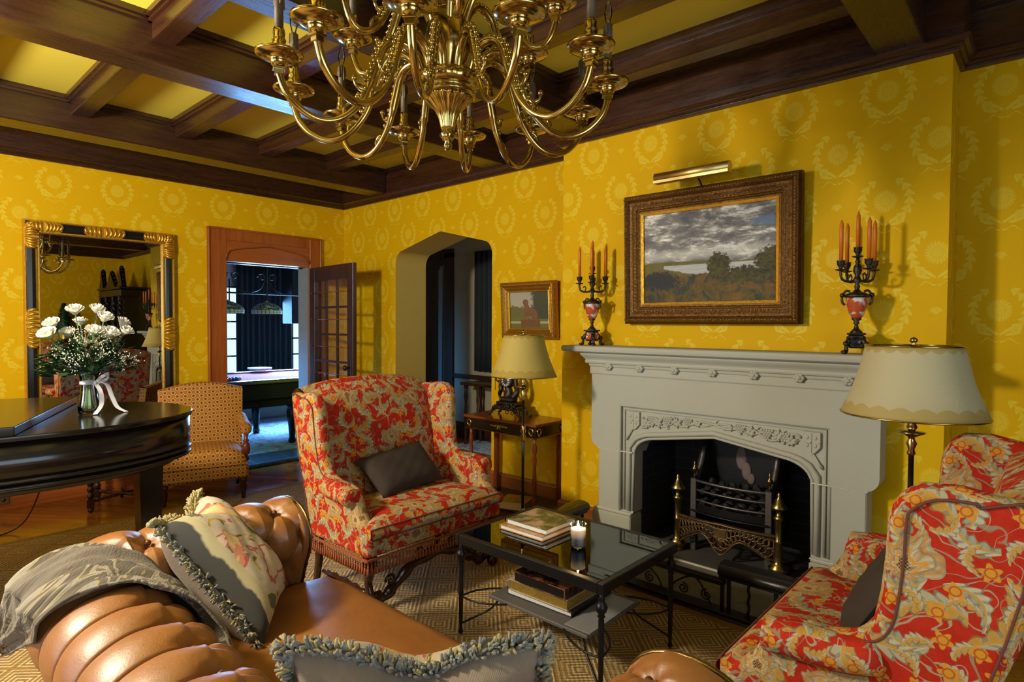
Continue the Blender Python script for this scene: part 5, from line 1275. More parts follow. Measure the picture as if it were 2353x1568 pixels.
# ---------------------------------------------------------------- floor lamps
def floor_lamp(label, x, y, rb, rt, zb, zt, SHADE):
    t = thing('floor_lamp', label, 'floor lamp', (x, y, 0.0), 0, 'brass floor lamps with parchment shades')
    m = MB(); m.lathe([(0.13, 0), (0.135, 0.012), (0.12, 0.022), (0.06, 0.035), (0.025, 0.05), (0.018, 0.08), (0.022, 0.09), (0.012, 0.10)], 28); m.build('base', BRASS, t)
    m = MB(); m.lathe([(0.010, 0.10), (0.010, zb-0.09)], 14); m.build('pole', EBON, t)
    kn = [(0.012, 0), (0.016, 0.01), (0.011, 0.02), (0.020, 0.035), (0.011, 0.05), (0.022, 0.068), (0.013, 0.085), (0.017, 0.098), (0.011, 0.11)]
    for z in (0.72, 0.16): m = MB(); m.lathe([(r, z+h) for r, h in kn], 16); m.build('brass_collar', BRASS, t)
    m = MB(); m.lathe([(0.011, zb-0.165), (0.016, zb-0.155), (0.011, zb-0.14), (0.020, zb-0.115), (0.012, zb-0.10), (0.012, zb-0.09), (0.045, zb-0.075), (0.050, zb-0.070), (0.012, zb-0.066), (0.020, zb-0.05), (0.012, zb-0.03), (0.016, zb-0.01), (0.006, zb+0.02), (0.004, zt+0.004)], 18); m.build('socket_stem', BRASS, t)
    m = MB(); n = 64; H = zt-zb
    prof = [(rb, 0.0), (rb-0.012*1, 0.02), (rb+(rt-rb)*0.30, H*0.27), (rb+(rt-rb)*0.65, H*0.62), (rt, H)]
    prof = [(rb+(rt-rb)*(i/14)-0.010*math.sin(PI*min(1, i/14)), H*i/14) for i in range(15)]
    m.lathe(prof, n, cap=False); sh = m.build('lamp_shade', SHADE, t, fix=False); sh.location = (0, 0, zb)
    s_ = sh.modifiers.new('s', 'SOLIDIFY'); s_.thickness = 0.002
    for (r, z) in ((rb, 0.0), (rt, H)):
        m = MB(); m.tube([(r*math.cos(TAU*i/48), r*math.sin(TAU*i/48), z) for i in range(48)], 0.0035, 6, closed=True); m.build('shade_rim', BRASS, sh)
    m = MB()
    for k in range(3): m.tube([(0, 0, zt), (rt*math.cos(TAU*k/3), rt*math.sin(TAU*k/3), zt)], 0.002, 5)
    m.build('spider', BRASS, t)
    m = MB(); m.lathe([(0.005, zt), (0.010, zt+0.006), (0.006, zt+0.010), (0.015, zt+0.020), (0.012, zt+0.030), (0, zt+0.036)], 14); m.build('finial', BRASS, t)
    return t
floor_lamp('brass floor lamp with cream shade in front of the console table', 3.02, 2.635, 0.222, 0.133, 1.158, 1.432, SHADE_BOUNCE)
floor_lamp('brass floor lamp with wide cream shade beside the right end of the mantel', 2.85, 0.425, 0.252, 0.168, 1.150, 1.424, SHADE)
# ---------------------------------------------------------------- console table, clock, book below
kx0, kx1, ky0, ky1, KZ = 3.475, 3.855, 2.91, 3.665, 0.747
kt = thing('console_table', 'mahogany console table with brass mounts against the wall by the arch', 'table', (kx0, ky0, 0)); W_, D_ = ky1-ky0, kx1-kx0
m = MB(); m.box(-0.02, D_, -0.02, W_+0.02, KZ-0.022, KZ, 0.005); m.build('table_top', MAHO_Y, kt)
m = MB(); m.box(0, D_-0.01, 0, W_, KZ-0.105, KZ-0.022, 0.003); fr_ = m.build('frieze_rail', EBON, kt)
m = MB(); m.box(-0.004, D_, -0.004, W_+0.004, KZ-0.112, KZ-0.105, 0.002); m.build('brass_bead', ABRASS, kt)
def wreath_mount(loc, ry, rz):
    m = MB(); m.at(loc, rz=rz); m.tube([(0, 0.021*math.cos(a), 0.024*math.sin(a)) for a in [TAU*i/20 for i in range(20)]], 0.006, 6, closed=True)
    m.ball((0, 0, -0.030), 0.008, 6, 5, (0.6, 1.6, 1)); m.build('brass_wreath', BRASS, kt)
for y in (0.04, W_-0.04): wreath_mount((-0.004, y, KZ-0.062), 0, 0)
for x in (0.04, D_-0.05): wreath_mount((x, -0.004, KZ-0.062), 0, PI/2)
m = MB()
for s in (-1, 1):
    for k in range(4):
        m.tube([(-0.005, W_/2+s*(0.018+0.022*k+0.013*(1-i/12)*math.cos(i*0.7)), KZ-0.060+(0.013-0.002*k)*(1-i/14)*math.sin(i*0.7)) for i in range(11)], 0.0035, 5)
for k in range(7): a = PI*(k/6); m.tube([(-0.005, W_/2, KZ-0.082), (-0.008, W_/2+0.03*math.cos(a), KZ-0.075+0.032*math.sin(a))], [0.006, 0.002], 5)
m.build('brass_mount', BRASS, kt)
col = [(0.016, 0.07), (0.018, 0.085), (0.012, 0.10), (0.020, 0.14), (0.020, 0.16), (0.012, 0.19), (0.016, 0.22), (0.019, 0.28), (0.012, 0.40), (0.017, 0.47), (0.011, 0.50), (0.018, 0.53), (0.018, 0.56), (0.012, 0.59), (0.016, KZ-0.105)]
for y in (0.03, W_-0.03): m = MB(); m.lathe(col, 16, (0.03, y)); m.build('turned_leg', MAHO, kt)
for y in (0.03, W_-0.03): m = MB(); m.box(D_-0.06, D_-0.02, y-0.018, y+0.018, 0.07, KZ-0.105, 0.003); m.build('square_leg', MAHO, kt)
m = MB(); m.box(-0.01, D_, -0.01, W_+0.01, 0.035, 0.07, 0.004); m.build('bottom_shelf', EBON, kt)
for x in (0.03, D_-0.04):
    for y in (0.03, W_-0.03): m = MB(); m.lathe([(0.012, 0), (0.02, 0.01), (0.02, 0.025), (0.014, 0.036)], 12, (x, y)); m.build('foot', EBON, kt)
book('book', 'thick old book with yellowed pages lying on the console shelf', (3.505, 3.125), 0.0708, 0.22, 0.20, 0.062, 0.35+PI/2, COV_T, YPAPER)
# mantel clock
ck = thing('mantel_clock', 'ornate dark bronze figural clock on the console table', 'clock', (3.66, 3.345, KZ+0.0035), 0)
m = MB()
for s in (-1, 1):
    for x in (-0.05, 0.05): m.tube(smooth_path([(x, s*0.11, 0.06), (x, s*0.145, 0.045), (x*1.1, s*0.15, 0.02), (x*1.2, s*0.175, 0.007)], 4), [0.014]*4+[0.011]*4+[0.009]*5, 7); m.ball((x*1.2, s*0.176, 0.008), 0.011, 8, 6)
m.box(-0.06, 0.06, -0.135, 0.135, 0.045, 0.085, 0.01); m.box(-0.055, 0.055, -0.11, 0.11, 0.085, 0.115, 0.008); m.box(-0.045, 0.045, -0.06, 0.07, 0.115, 0.155, 0.012)
random.seed(8)
for k in range(26):
    y = random.uniform(-0.13, 0.13); z = random.uniform(0.03, 0.10); m.tube([(-0.062-0.01*math.sin(i*0.6), y+0.016*(1-i/12)*math.cos(i*0.7+k), z+0.016*(1-i/12)*math.sin(i*0.7+k)) for i in range(10)], 0.004, 5)
m.build('scrolled_base', BRONZE, ck)
m = MB(); m.at((0.0, 0.02, 0.285), ry=-PI/2); m.lathe([(0.050, -0.035), (0.062, -0.02), (0.064, 0.01), (0.058, 0.024), (0.050, 0.028)], 28); m.at(); m.tube(smooth_path([(0, 0.02, 0.15), (0, 0.0, 0.19), (0, 0.02, 0.23)], 4), [0.04]*4+[0.03]*5, 10)
m.ball((0, 0.02, 0.365), 0.022, 10, 8); m.tube([(0, 0.02, 0.34), (0, 0.02, 0.40)], [0.012, 0.004], 8)
dr = m.build('drum', BRONZE, ck)
g = G('enamel_dial'); x, y, z = g.obj(); r = (y*y+z*z).sqrt(); th_ = y.atan2(z); DIAL = g.out(g.mix(((th_*12/TAU).frac()-0.5).abs().below(0.30, 0.08)*(r-0.036).abs().below(0.010, 0.003), (0.05, 0.045, 0.04), (0.75, 0.75, 0.74)), 0.25)
m = MB(); m.at((-0.030, 0, 0), ry=-PI/2); m.lathe([(0.0, 0.0), (0.049, 0.0), (0.049, -0.004)], 32, cap=False); o = m.build('dial', DIAL, ck, fix=False); o.location = (0.0, 0.02, 0.285)
m = MB()    # cherub figure on the left and drapery to the right
m.tube(smooth_path([(0, 0.10, 0.115), (0, 0.11, 0.17), (-0.01, 0.085, 0.21), (0, 0.10, 0.25), (0, 0.105, 0.29)], 5), [0.012]*5+[0.018]*5+[0.022]*5+[0.016]*6, 8); m.ball((0, 0.108, 0.315), 0.022, 10, 8)
m.tube(smooth_path([(0, 0.10, 0.27), (0, 0.06, 0.25), (0, 0.04, 0.23)], 4), 0.008, 6); m.tube(smooth_path([(0, 0.11, 0.27), (0, 0.15, 0.28), (0, 0.155, 0.31)], 4), 0.007, 6); m.tube(smooth_path([(0, 0.155, 0.33), (0, 0.165, 0.28), (0, 0.160, 0.20)], 4), 0.003, 5)
m.tube(smooth_path([(0, 0.09, 0.21), (0, 0.05, 0.18), (0, 0.06, 0.13)], 4), 0.011, 6)
m.tube(smooth_path([(0, -0.04, 0.15), (0.01, -0.075, 0.20), (0, -0.07, 0.27), (0.01, -0.06, 0.33)], 5), [0.028]*5+[0.022]*5+[0.018]*6, 8); m.ball((0.0, -0.062, 0.352), 0.020, 8, 6)
m.build('cherub_figures', BRONZE, ck)
# ---------------------------------------------------------------- grand piano
pn = thing('grand_piano', 'black lacquered grand piano with its front lid folded back', 'piano', (0.4, 4.0, 0.0100))
PO = Vector((0.4, 4.0, 0)); PZ = 0.99
out_ = smooth_path([(-0.95, 4.02, 0), (-0.45, 3.66, 0), (0.0, 3.46, 0), (0.35, 3.40, 0), (0.72, 3.385, 0), (1.02, 3.455, 0), (1.22, 3.575, 0), (1.325, 3.73, 0), (1.355, 3.90, 0), (1.33, 4.09, 0), (1.24, 4.27, 0), (1.05, 4.43, 0), (0.72, 4.585, 0), (0.0, 4.86, 0), (-0.55, 5.05, 0)], 7)
def poly_off(P, d):
    n = len(P); res = []
    for i in range(n): a, b = P[i-1], P[(i+1) % n]; t_ = (b-a).normalized(); nn = Vector((t_.y, -t_.x, 0)); res.append(P[i]+nn*d)
    return res
base = out_
def pxy(P): return [(p.x-PO.x, p.y-PO.y) for p in P]
m = MB(); m.prism(pxy(base), 0.755, PZ-0.028, 'z', True); m.build('case', PIANO, pn)
m = MB(); m.prism(pxy(poly_off(base, 0.006)), 0.778, 0.792, 'z', True); m.prism(pxy(poly_off(base, 0.004)), 0.748, 0.762, 'z', True); m.prism(pxy(poly_off(base, -0.08)), 0.705, 0.748, 'z', True); m.build('case_moulding', PIANO, pn)
def cut(P, keep_right):
    # clip polygon by the fold line  x = 0.40+(y-3.179)*0.415
    fn = lambda p: (p.x-(0.40+(p.y-3.179)*0.415))*(1 if keep_right else -1)
    res = []; n = len(P)
    for i in range(n):
        a, b = P[i], P[(i+1) % n]; fa, fb = fn(a), fn(b)
        if fa >= 0: res.append(a)
        if fa*fb < 0: res.append(a.lerp(b, fa/(fa-fb)))
    return res
lid = poly_off(base, 0.014)
m = MB(); m.prism(pxy(lid), PZ-0.026, PZ, 'z', True); o = m.build('lid', PIANO, pn); bevel(o, 0.005, 2)
lf = [p for p in cut(lid, False)]
m = MB(); m.prism(pxy([Vector((p.x, p.y, 0)) for p in lf]), PZ+0.001, PZ+0.042, 'z'); o = m.build('folded_front_lid', PIANO, pn); bevel(o, 0.006, 2)
for (x, y) in ((1.12, 3.78), (-0.25, 3.85), (-0.15, 4.70)):
    m = MB(); m.add([(x-PO.x+sx_*w_, y-PO.y+sy_*w_, z) for (w_, z) in ((0.045, 0.10), (0.060, 0.69)) for sx_, sy_ in ((-1, -1), (1, -1), (1, 1), (-1, 1))], [(0, 1, 5, 4), (1, 2, 6, 5), (2, 3, 7, 6), (3, 0, 4, 7), (0, 3, 2, 1), (4, 5, 6, 7)])
    m.box(x-PO.x-0.05, x-PO.x+0.05, y-PO.y-0.05, y-PO.y+0.05, 0.08, 0.12, 0.004); lg = m.build('leg', PIANO, pn)
    m = MB(); m.at((x-PO.x, y-PO.y-0.015, 0.040), ry=PI/2); m.lathe([(0.028, -0.014), (0.030, -0.008), (0.030, 0.008), (0.028, 0.014)], 18); m.at(); m.tube([(x-PO.x, y-PO.y, 0.04), (x-PO.x, y-PO.y, 0.085)], 0.009, 8); m.build('caster', BRASS, lg)
m = MB(); m.box(-0.05-PO.x, 0.42-PO.x, 4.0-PO.y, 4.4-PO.y, 0.66, 0.69, 0.01); m.build('sound_board_brace', EBON, pn)
cb = MB(); cb.tube(smooth_path([(0.86, 4.95, 0.60), (0.855, 5.05, 0.40), (0.84, 5.3, 0.18), (0.80, 5.45, 0.05), (0.70, 5.46, 0.006), (0.50, 5.42, 0.006), (0.2, 5.35, 0.006)], 8), 0.005, 6)
tag(cb.build('power_cable', BLACKC), 'black cable hanging behind the piano and trailing over the floorboards', 'cable')
# ---------------------------------------------------------------- vase of roses
vs_ = thing('rose_vase', 'glass vase of white roses with white ribbon standing on the piano', 'vase', (0.874, 3.905, PZ+0.0105))
m = MB(); m.lathe([(0.045, 0), (0.050, 0.006), (0.052, 0.04), (0.040, 0.10), (0.036, 0.15), (0.046, 0.205), (0.058, 0.235), (0.0555, 0.235), (0.044, 0.205), (0.034, 0.15), (0.038, 0.10), (0.048, 0.04), (0.044, 0.012), (0, 0.010)], 32, cap=False); m.build('glass_vase', GLASS, vs_)
roses = [(0.815, 3.9, 1.561), (0.921, 3.93, 1.57), (0.942, 3.87, 1.525), (0.72, 3.92, 1.49), (0.694, 3.88, 1.436), (0.787, 3.93, 1.442), (0.887, 3.85, 1.452), (0.966, 3.86, 1.441), (1.045, 3.93, 1.499), (1.041, 3.87, 1.451), (0.86, 4.0, 1.50)]
random.seed(21)
V0 = Vector((0.874, 3.905, PZ+0.0105))
for i, r in enumerate(roses):
    R = Vector(r)-V0; base_ = Vector((random.uniform(-0.025, 0.025), random.uniform(-0.02, 0.02), 0.03))
    m = MB(); m.tube(smooth_path([base_, Vector((R.x*0.12, R.y*0.12, 0.22)), R*0.6+Vector((0, 0, 0.06)), R], 5), 0.003, 6); st_ = m.build('rose_stem', STEM, vs_)
    m = MB(); S_ = random.uniform(0.036, 0.046); dirv = (Vector((R.x, R.y-0.15, 0.30))).normalized(); q = dirv.to_track_quat('Z', 'Y').to_matrix().to_4x4()
    m.M = Matrix.Translation(R) @ q
    for ring, (nn, rad, op, hh) in enumerate(((3, 0.22, 0.0, 1.12), (4, 0.42, 0.05, 1.10), (5, 0.62, 0.18, 1.0), (6, 0.80, 0.42, 0.85))):
        for k in range(nn):
            a0 = TAU*k/nn+ring*0.7+random.uniform(-.2, .2); wd_ = 1.1+0.25*ring
            def pet(u, v, a0=a0, rad=rad, op=op, hh=hh, wd_=wd_):
                a = a0+(u-0.5)*wd_*1.5*math.sin(PI*min(0.9, 0.25+v*0.75)); rr = S_*rad*(0.25+0.85*math.sin(v*PI*0.5))+S_*op*0.35*max(0, v-0.7)/0.3
                return (rr*math.cos(a), rr*math.sin(a), S_*(-0.45+hh*1.15*v**0.8)-S_*op*0.25*max(0, v-0.75)/0.25+0.002*math.sin(u*9))
            m.grid(pet, 6, 6)
    m.ball((0, 0, 0), S_*0.3, 8, 6); m.build('rose_bloom', ROSE, st_, fix=False)
def leafm(m, p, d, L, w):
    d = d.normalized(); s_ = d.cross(Vector((0, 0, 1)));
    if s_.length < 0.01: s_ = Vector((1, 0, 0))
    s_.normalize(); u_ = s_.cross(d)
    pts = [p, p+d*L*0.3+s_*w+u_*0.004, p+d*L*0.7+s_*w*0.8, p+d*L, p+d*L*0.7-s_*w*0.8, p+d*L*0.3-s_*w+u_*0.004, p+d*L*0.45-u_*0.006]
    m.add(pts, [(0, 1, 6), (1, 2, 6), (2, 3, 6), (3, 4, 6), (4, 5, 6), (5, 0, 6)], True)
m = MB()
for k in range(460):
    th_ = random.uniform(0, TAU); el = random.uniform(-0.15, 1.1); r_ = random.uniform(0.05, 0.20)
    p = Vector((r_*math.cos(th_)*math.cos(el)*1.1, r_*math.sin(th_)*math.cos(el)*0.8, 0.235+0.20*math.sin(el)*random.uniform(0.3, 1)*1.1))
    leafm(m, p, Vector((math.cos(th_), math.sin(th_), random.uniform(-0.3, 0.8))), random.uniform(0.04, 0.08), random.uniform(0.008, 0.020))
for k in range(40):
    th_ = random.uniform(0, TAU); m.tube([Vector((0, 0, 0.2)), Vector((0.1*math.cos(th_), 0.08*math.sin(th_), 0.26+random.uniform(0, 0.1))), Vector((0.17*math.cos(th_), 0.14*math.sin(th_), 0.30+random.uniform(-0.05, 0.15)))], 0.0014, 4)
o = m.build('foliage', LEAF, vs_, fix=False); o['kind'] = 'stuff'
m = MB()
for k in range(60):
    th_ = random.uniform(0, TAU); el = random.uniform(0.0, 1.3); rr = random.uniform(0.13, 0.235)
    c_ = Vector((rr*math.cos(th_)*math.cos(el)*1.05, rr*math.sin(th_)*math.cos(el)*0.8-0.02, 0.25+rr*1.0*math.sin(el)))
    for q in range(14): p = c_+Vector((random.gauss(0, .017), random.gauss(0, .017), random.gauss(0, .017))); m.ball(tuple(p), random.uniform(0.0022, 0.0040), 5, 4)
    m.tube([Vector((0, 0, 0.22)), c_*0.6+Vector((0, 0, 0.09)), c_], 0.0009, 4)
o = m.build('baby_breath', GYPS, vs_, fix=False); o['kind'] = 'stuff'
m = MB(); m.tube([(0.041*math.cos(a), 0.041*math.sin(a), 0.172) for a in [TAU*i/32 for i in range(32)]], 0.011, 6, closed=True, sy=0.15)
def strip(m, pts, w, wd_=Vector((1, 0, 0))):
    P = smooth_path(pts, 8); vs__ = []
    for p in P: vs__ += [p-wd_*w/2, p+wd_*w/2]
    m.add(vs__, [(2*i, 2*i+1, 2*i+3, 2*i+2) for i in range(len(P)-1)], True)
FRv = Vector((0.0, -0.045, 0.172))+Vector((0.02, 0.003, 0))
strip(m, [FRv, FRv+Vector((0.02, -0.02, -0.05)), FRv+Vector((0.025, -0.01, -0.12)), FRv+Vector((-0.01, -0.03, -0.168))], 0.022)
strip(m, [FRv, FRv+Vector((0.05, -0.01, -0.01)), FRv+Vector((0.075, -0.01, -0.08)), FRv+Vector((0.10, -0.01, -0.14)), FRv+Vector((0.14, -0.02, -0.169))], 0.022)
strip(m, [FRv, FRv+Vector((0.03, 0, 0.03)), FRv+Vector((0.065, 0, 0.045)), FRv+Vector((0.05, 0, 0.015)), FRv], 0.020, Vector((0, 0.3, 1)).normalized())
strip(m, [FRv, FRv+Vector((-0.03, 0, 0.01)), FRv+Vector((-0.05, 0.01, 0.0)), FRv], 0.020, Vector((0, 0.3, 1)).normalized()); m.ball(tuple(FRv), 0.010, 8, 6)
m.build('ribbon_bow', RIBBON, vs_, fix=False)
# ---------------------------------------------------------------- gold armchair
ac = thing('gold_armchair', 'gold patterned armchair with turned wooden arm supports beside the piano', 'armchair', (1.955, 5.19, 0.010), -0.325)
aw = 0.335
m = MB(); m.box(-aw, aw, -0.01, 0.56, 0.175, 0.30, 0.02); m.build('seat_rail', YCH, ac)
def cu2(u, v, top): x = -aw+2*aw*u; y = -0.015+0.55*v; k = max(0, 1-(2*u-1)**6)*max(0, 1-(2*v-1)**6); return (x*(1-0.03*(1-k)), y, (0.31+0.11*k**0.45+0.02*math.sin(PI*u)) if top else 0.295)
m = MB(); m.grid(lambda u, v: cu2(u, v, 1), 26, 20); m.grid(lambda u, v: tuple(Vector(cu2(u, 0, 1)).lerp(Vector(cu2(u, 0, 0)), v)), 26, 2)
for e in (0, 1): m.grid(lambda u, v: tuple(Vector(cu2(e, u, 1)).lerp(Vector(cu2(e, u, 0)), v)), 20, 2)
m.build('seat', YCH, ac)
def tz2(u): x = 2*u-1; return 0.895+0.045*math.cos(x*PI*0.62)*(1 if abs(x) < 0.8 else 1)
def b2(u, v, off): x = (-aw-0.01+2*(aw+0.01)*u)*(0.94+0.06*v); z = 0.30+(tz2(u)-0.30)*v; return (x, 0.47+0.16*v+off-(0.03*math.sin(PI*v)*(1-(2*u-1)**4) if off == 0 else 0), z)
m = MB(); m.grid(lambda u, v: b2(u, v, 0), 26, 22); m.grid(lambda u, v: b2(u, v, 0.09), 26, 4); m.grid(lambda u, v: tuple(Vector(b2(u, 1, 0)).lerp(Vector(b2(u, 1, 0.09)), v)+Vector((0, 0, 0.012*math.sin(PI*v)))), 26, 4)
for e in (0, 1): m.grid(lambda u, v: tuple(Vector(b2(e, u, 0)).lerp(Vector(b2(e, u, 0.09)), v)), 22, 2)
m.build('backrest', YCH, ac)
for s in (-1, 1):
    m = MB(); m.tube(smooth_path([(s*(aw-0.01), 0.09, 0.565), (s*(aw-0.005), 0.14, 0.585), (s*(aw-0.01), 0.28, 0.60), (s*(aw-0.02), 0.50, 0.64)], 5), [0.034]+[0.044]*14+[0.03], 12); m.ball((s*(aw-0.01), 0.10, 0.568), 0.042, 12, 8, (1, 0.6, 1)); ap_ = m.build('arm_pad', YCH, ac)
    m = MB(); m.lathe([(0.020, 0.30), (0.024, 0.32), (0.014, 0.345), (0.030, 0.37), (0.034, 0.40), (0.030, 0.44), (0.018, 0.46), (0.026, 0.475), (0.014, 0.49), (0.022, 0.53)], 16, (s*(aw-0.01), 0.11)); m.build('arm_support', MAHO, ac)
    m = MB(); m.lathe([(0.014, 0), (0.020, 0.006), (0.016, 0.02), (0.024, 0.05), (0.030, 0.10), (0.022, 0.13), (0.033, 0.15), (0.033, 0.178)], 16, (s*(aw-0.04), 0.03)); m.build('front_leg', TURN, ac)
    m = MB(); m.tube([(s*(aw-0.04), 0.52, 0.18), (s*(aw-0.04), 0.56, 0.0)], [0.022, 0.014], 8); m.build('back_leg', TURN, ac)
m = MB()
for i in range(46): m.ball((-aw+2*aw*i/45, -0.012, 0.186), 0.0045, 6, 5)
m.build('nailhead_trim', ABRASS, ac)
# ---------------------------------------------------------------- twist-leg stool under the mirror
sl = thing('twist_leg_stool', 'small dark stool with bobbin-turned legs and crossed twist stretchers below the mirror', 'stool', (1.50, 5.72, 0), -0.36)
def bob(z0, z1, r, n): return [(r*(0.62+0.38*math.sin(PI*((z-z0)/(z1-z0)*n % 1.0))), z) for z in [z0+(z1-z0)*i/(n*8) for i in range(n*8+1)]]
sw, sd_ = 0.19, 0.17
for a in (-1, 1):
    for b in (-1, 1):
        m = MB(); m.lathe([(0.014, 0), (0.020, 0.008), (0.020, 0.03), (0.014, 0.036)], 12, (a*sw, b*sd_)); m.box(a*sw-0.024, a*sw+0.024, b*sd_-0.024, b*sd_+0.024, 0.036, 0.105, 0.004); m.lathe(bob(0.105, 0.36, 0.026, 5), 14, (a*sw, b*sd_)); m.box(a*sw-0.024, a*sw+0.024, b*sd_-0.024, b*sd_+0.024, 0.36, 0.42, 0.004); m.build('leg', TURN, sl)
        m = MB(); N_ = 40; vv = []
        for ph in (0, PI): m.tube([(a*(sw-0.015)*i/N_+0.006*math.cos(i*0.9+ph)*b, b*(sd_-0.015)*i/N_-0.006*math.cos(i*0.9+ph)*a, 0.085+0.006*math.sin(i*0.9+ph)) for i in range(N_+1)], 0.008, 6)
        m.build('twist_stretcher', TURN, sl)
m = MB(); m.lathe([(0.004, 0.045), (0.014, 0.055), (0.010, 0.066), (0.030, 0.080), (0.032, 0.095), (0.016, 0.11), (0.010, 0.12), (0.004, 0.135)], 14); m.build('centre_finial', TURN, sl)
m = MB(); m.box(-sw-0.04, sw+0.04, -sd_-0.04, sd_+0.04, 0.42, 0.50, 0.02); m.build('padded_top', YCH, sl)
# outlet
ou = thing('wall_outlet', 'brass wall outlet set in the baseboard under the piano', 'outlet', (0.80, YA-0.024, 0.095))
m = MB(); m.box(-0.035, 0.035, -0.006, 0.0, -0.035, 0.035, 0.003); m.build('plate', ABRASS, ou)
m = MB(); m.at((0, -0.006, 0), rx=PI/2); m.lathe([(0.014, 0), (0.014, 0.003), (0, 0.003)], 16); m.build('socket', BLACKC, ou)
# ---------------------------------------------------------------- chandelier
CHX, CHY = 1.53, 1.72
ch = thing('chandelier', 'large brass chandelier with two tiers of scrolled candle arms', 'chandelier', (CHX, CHY, CZ))
zc = CZ
def fl_(n, d): return lambda a, z: 1+d*math.cos(n*a)
m = MB(); m.lathe([(0, 2.155-zc), (0.010, 2.158-zc), (0.017, 2.172-zc), (0.011, 2.186-zc), (0.020, 2.196-zc), (0.030, 2.212-zc), (0.024, 2.226-zc)], 20, mod=fl_(6, 0.10)); m.build('bottom_finial', BRASS, ch)
m = MB(); m.lathe([(0.022, 2.224-zc), (0.027, 2.245-zc), (0.034, 2.275-zc), (0.048, 2.305-zc), (0.072, 2.330-zc), (0.088, 2.345-zc), (0.090, 2.352-zc)], 96, mod=fl_(20, 0.055)); m.lathe([(0.092, 2.352-zc), (0.104, 2.357-zc), (0.104, 2.367-zc), (0.088, 2.374-zc), (0.100, 2.384-zc), (0.116, 2.392-zc), (0.120, 2.412-zc), (0.118, 2.430-zc), (0.105, 2.437-zc), (0.02, 2.44-zc)], 96, mod=lambda a, z: 1+(0.018*math.cos(24*a) if z+zc > 2.392 else 0)); m.build('fluted_bowl', BRASS, ch)
m = MB(); m.lathe([(0.055, 2.44-zc), (0.060, 2.46-zc), (0.085, 2.50-zc), (0.092, 2.56-zc), (0.080, 2.62-zc), (0.055, 2.66-zc), (0.045, 2.68-zc), (0.062, 2.70-zc), (0.062, 2.715-zc), (0.035, 2.73-zc), (0.030, 2.80-zc), (0.055, 2.84-zc), (0.060, 2.90-zc), (0.040, 2.95-zc), (0.022, 2.97-zc), (0.018, 3.02-zc), (0.035, 3.05-zc), (0.055, 3.08-zc), (0.06, 3.118-zc)], 40); m.build('baluster_column', BRASS, ch)
def arm_set(name, path, R, zp, s=1.0, group_n=12, a0=0.0, cw=1.0):
    a_ = None
    m = MB(); P = smooth_path([(r, 0, z-zc) for r, z in path], 7); n = len(P)
    rad = [0.0125*cw*(1.35 if i < n*0.45 else 1.0) for i in range(n)]; m.tube(P, rad, 10)
    hx_, hz_ = path[4]
    # acanthus ridge beads and curls on the outer bend
    for i in range(int(n*0.18), int(n*0.52)):
        p = P[i]; t_ = (P[i+1]-P[i-1]).normalized(); nn = Vector((t_.z, 0, -t_.x))*-1
        if i % 1 == 0: m.ball(tuple(p+Vector((0.004*((i % 2)*2-1), 0, 0))+Vector((nn.x, 0, nn.z))*0.017), 0.0085, 6, 5); m.ball(tuple(p+Vector((0, 0.010*((i % 2)*2-1), 0))+Vector((nn.x, 0, nn.z))*0.010), 0.0075, 6, 5)
    q = P[int(n*0.46)]
    m.tube(smooth_path([q, q+Vector((0.02, 0, -0.015)), q+Vector((0.045, 0, -0.005)), q+Vector((0.052, 0, 0.016))], 4), [0.011]*4+[0.008]*4+[0.006]*5, 7); m.ball(tuple(q+Vector((0.052, 0, 0.020))), 0.011, 8, 6)
    q = P[int(n*0.60)]
    m.tube(smooth_path([q, q+Vector((0.0, 0, 0.03)), q+Vector((-0.022, 0, 0.048)), q+Vector((-0.036, 0, 0.038))], 4), [0.009]*4+[0.007]*4+[0.005]*5, 7); m.ball(tuple(q+Vector((-0.038, 0, 0.034))), 0.009, 8, 6)
    # square cap under the cup
    m.box(R-0.014, R+0.014, -0.014, 0.014, zp-0.040-zc, zp-0.022-zc, 0.002); m.box(R-0.020, R+0.020, -0.020, 0.020, zp-0.024-zc, zp-0.016-zc, 0.002)
    base_ = m.build(name, BRASS, ch)
    m = MB(); z = zp-zc
    m.lathe([(0.010, z-0.018), (0.024, z-0.010), (0.030, z+0.004), (0.028, z+0.012), (0.050, z+0.014), (0.074, z+0.022), (0.078, z+0.030), (0.070, z+0.034), (0.030, z+0.030), (0.026, z+0.036), (0.030, z+0.042), (0.024, z+0.050), (0.027, z+0.056), (0.019, z+0.064), (0.023, z+0.074), (0.018, z+0.084), (0.020, z+0.10), (0.017, z+0.112)], 28, (R, 0)); m.build('drip_pan', BRASS, base_)
    m = MB(); m.lathe([(0.0145, z+0.11), (0.0145, z+0.235), (0.012, z+0.240), (0.008, z+0.241)], 14, (R, 0))
    for k in range(5): a1 = TAU*k/5+R; m.tube([(R+0.0145*math.cos(a1), 0.0145*math.sin(a1), z+0.236), (R+0.016*math.cos(a1), 0.016*math.sin(a1), z+0.20-0.012*(k % 3))], [0.003, 0.004], 5)
    m.build('candle_sleeve', SLEEVE, base_)
    m = MB(); m.lathe([(0.008, z+0.240), (0.009, z+0.250), (0.0155, z+0.275), (0.014, z+0.295), (0.007, z+0.320), (0.002, z+0.336), (0, z+0.338)], 14, (R, 0)); m.build('flame_bulb', GLASS, base_)
    for k in range(group_n):
        o = base_ if k == 0 else copy_tree(base_, ch); o.rotation_euler = (0, 0, a0+TAU*k/group_n)
A0 = math.radians(48.3-10)
arm_set('lower_arm', [(0.085, 2.39), (0.12, 2.48), (0.178, 2.52), (0.24, 2.495), (0.275, 2.405), (0.315, 2.30), (0.38, 2.225), (0.452, 2.200), (0.520, 2.222), (0.573, 2.275), (0.595, 2.335)], 0.595, 2.368, 1.0, 12, A0)
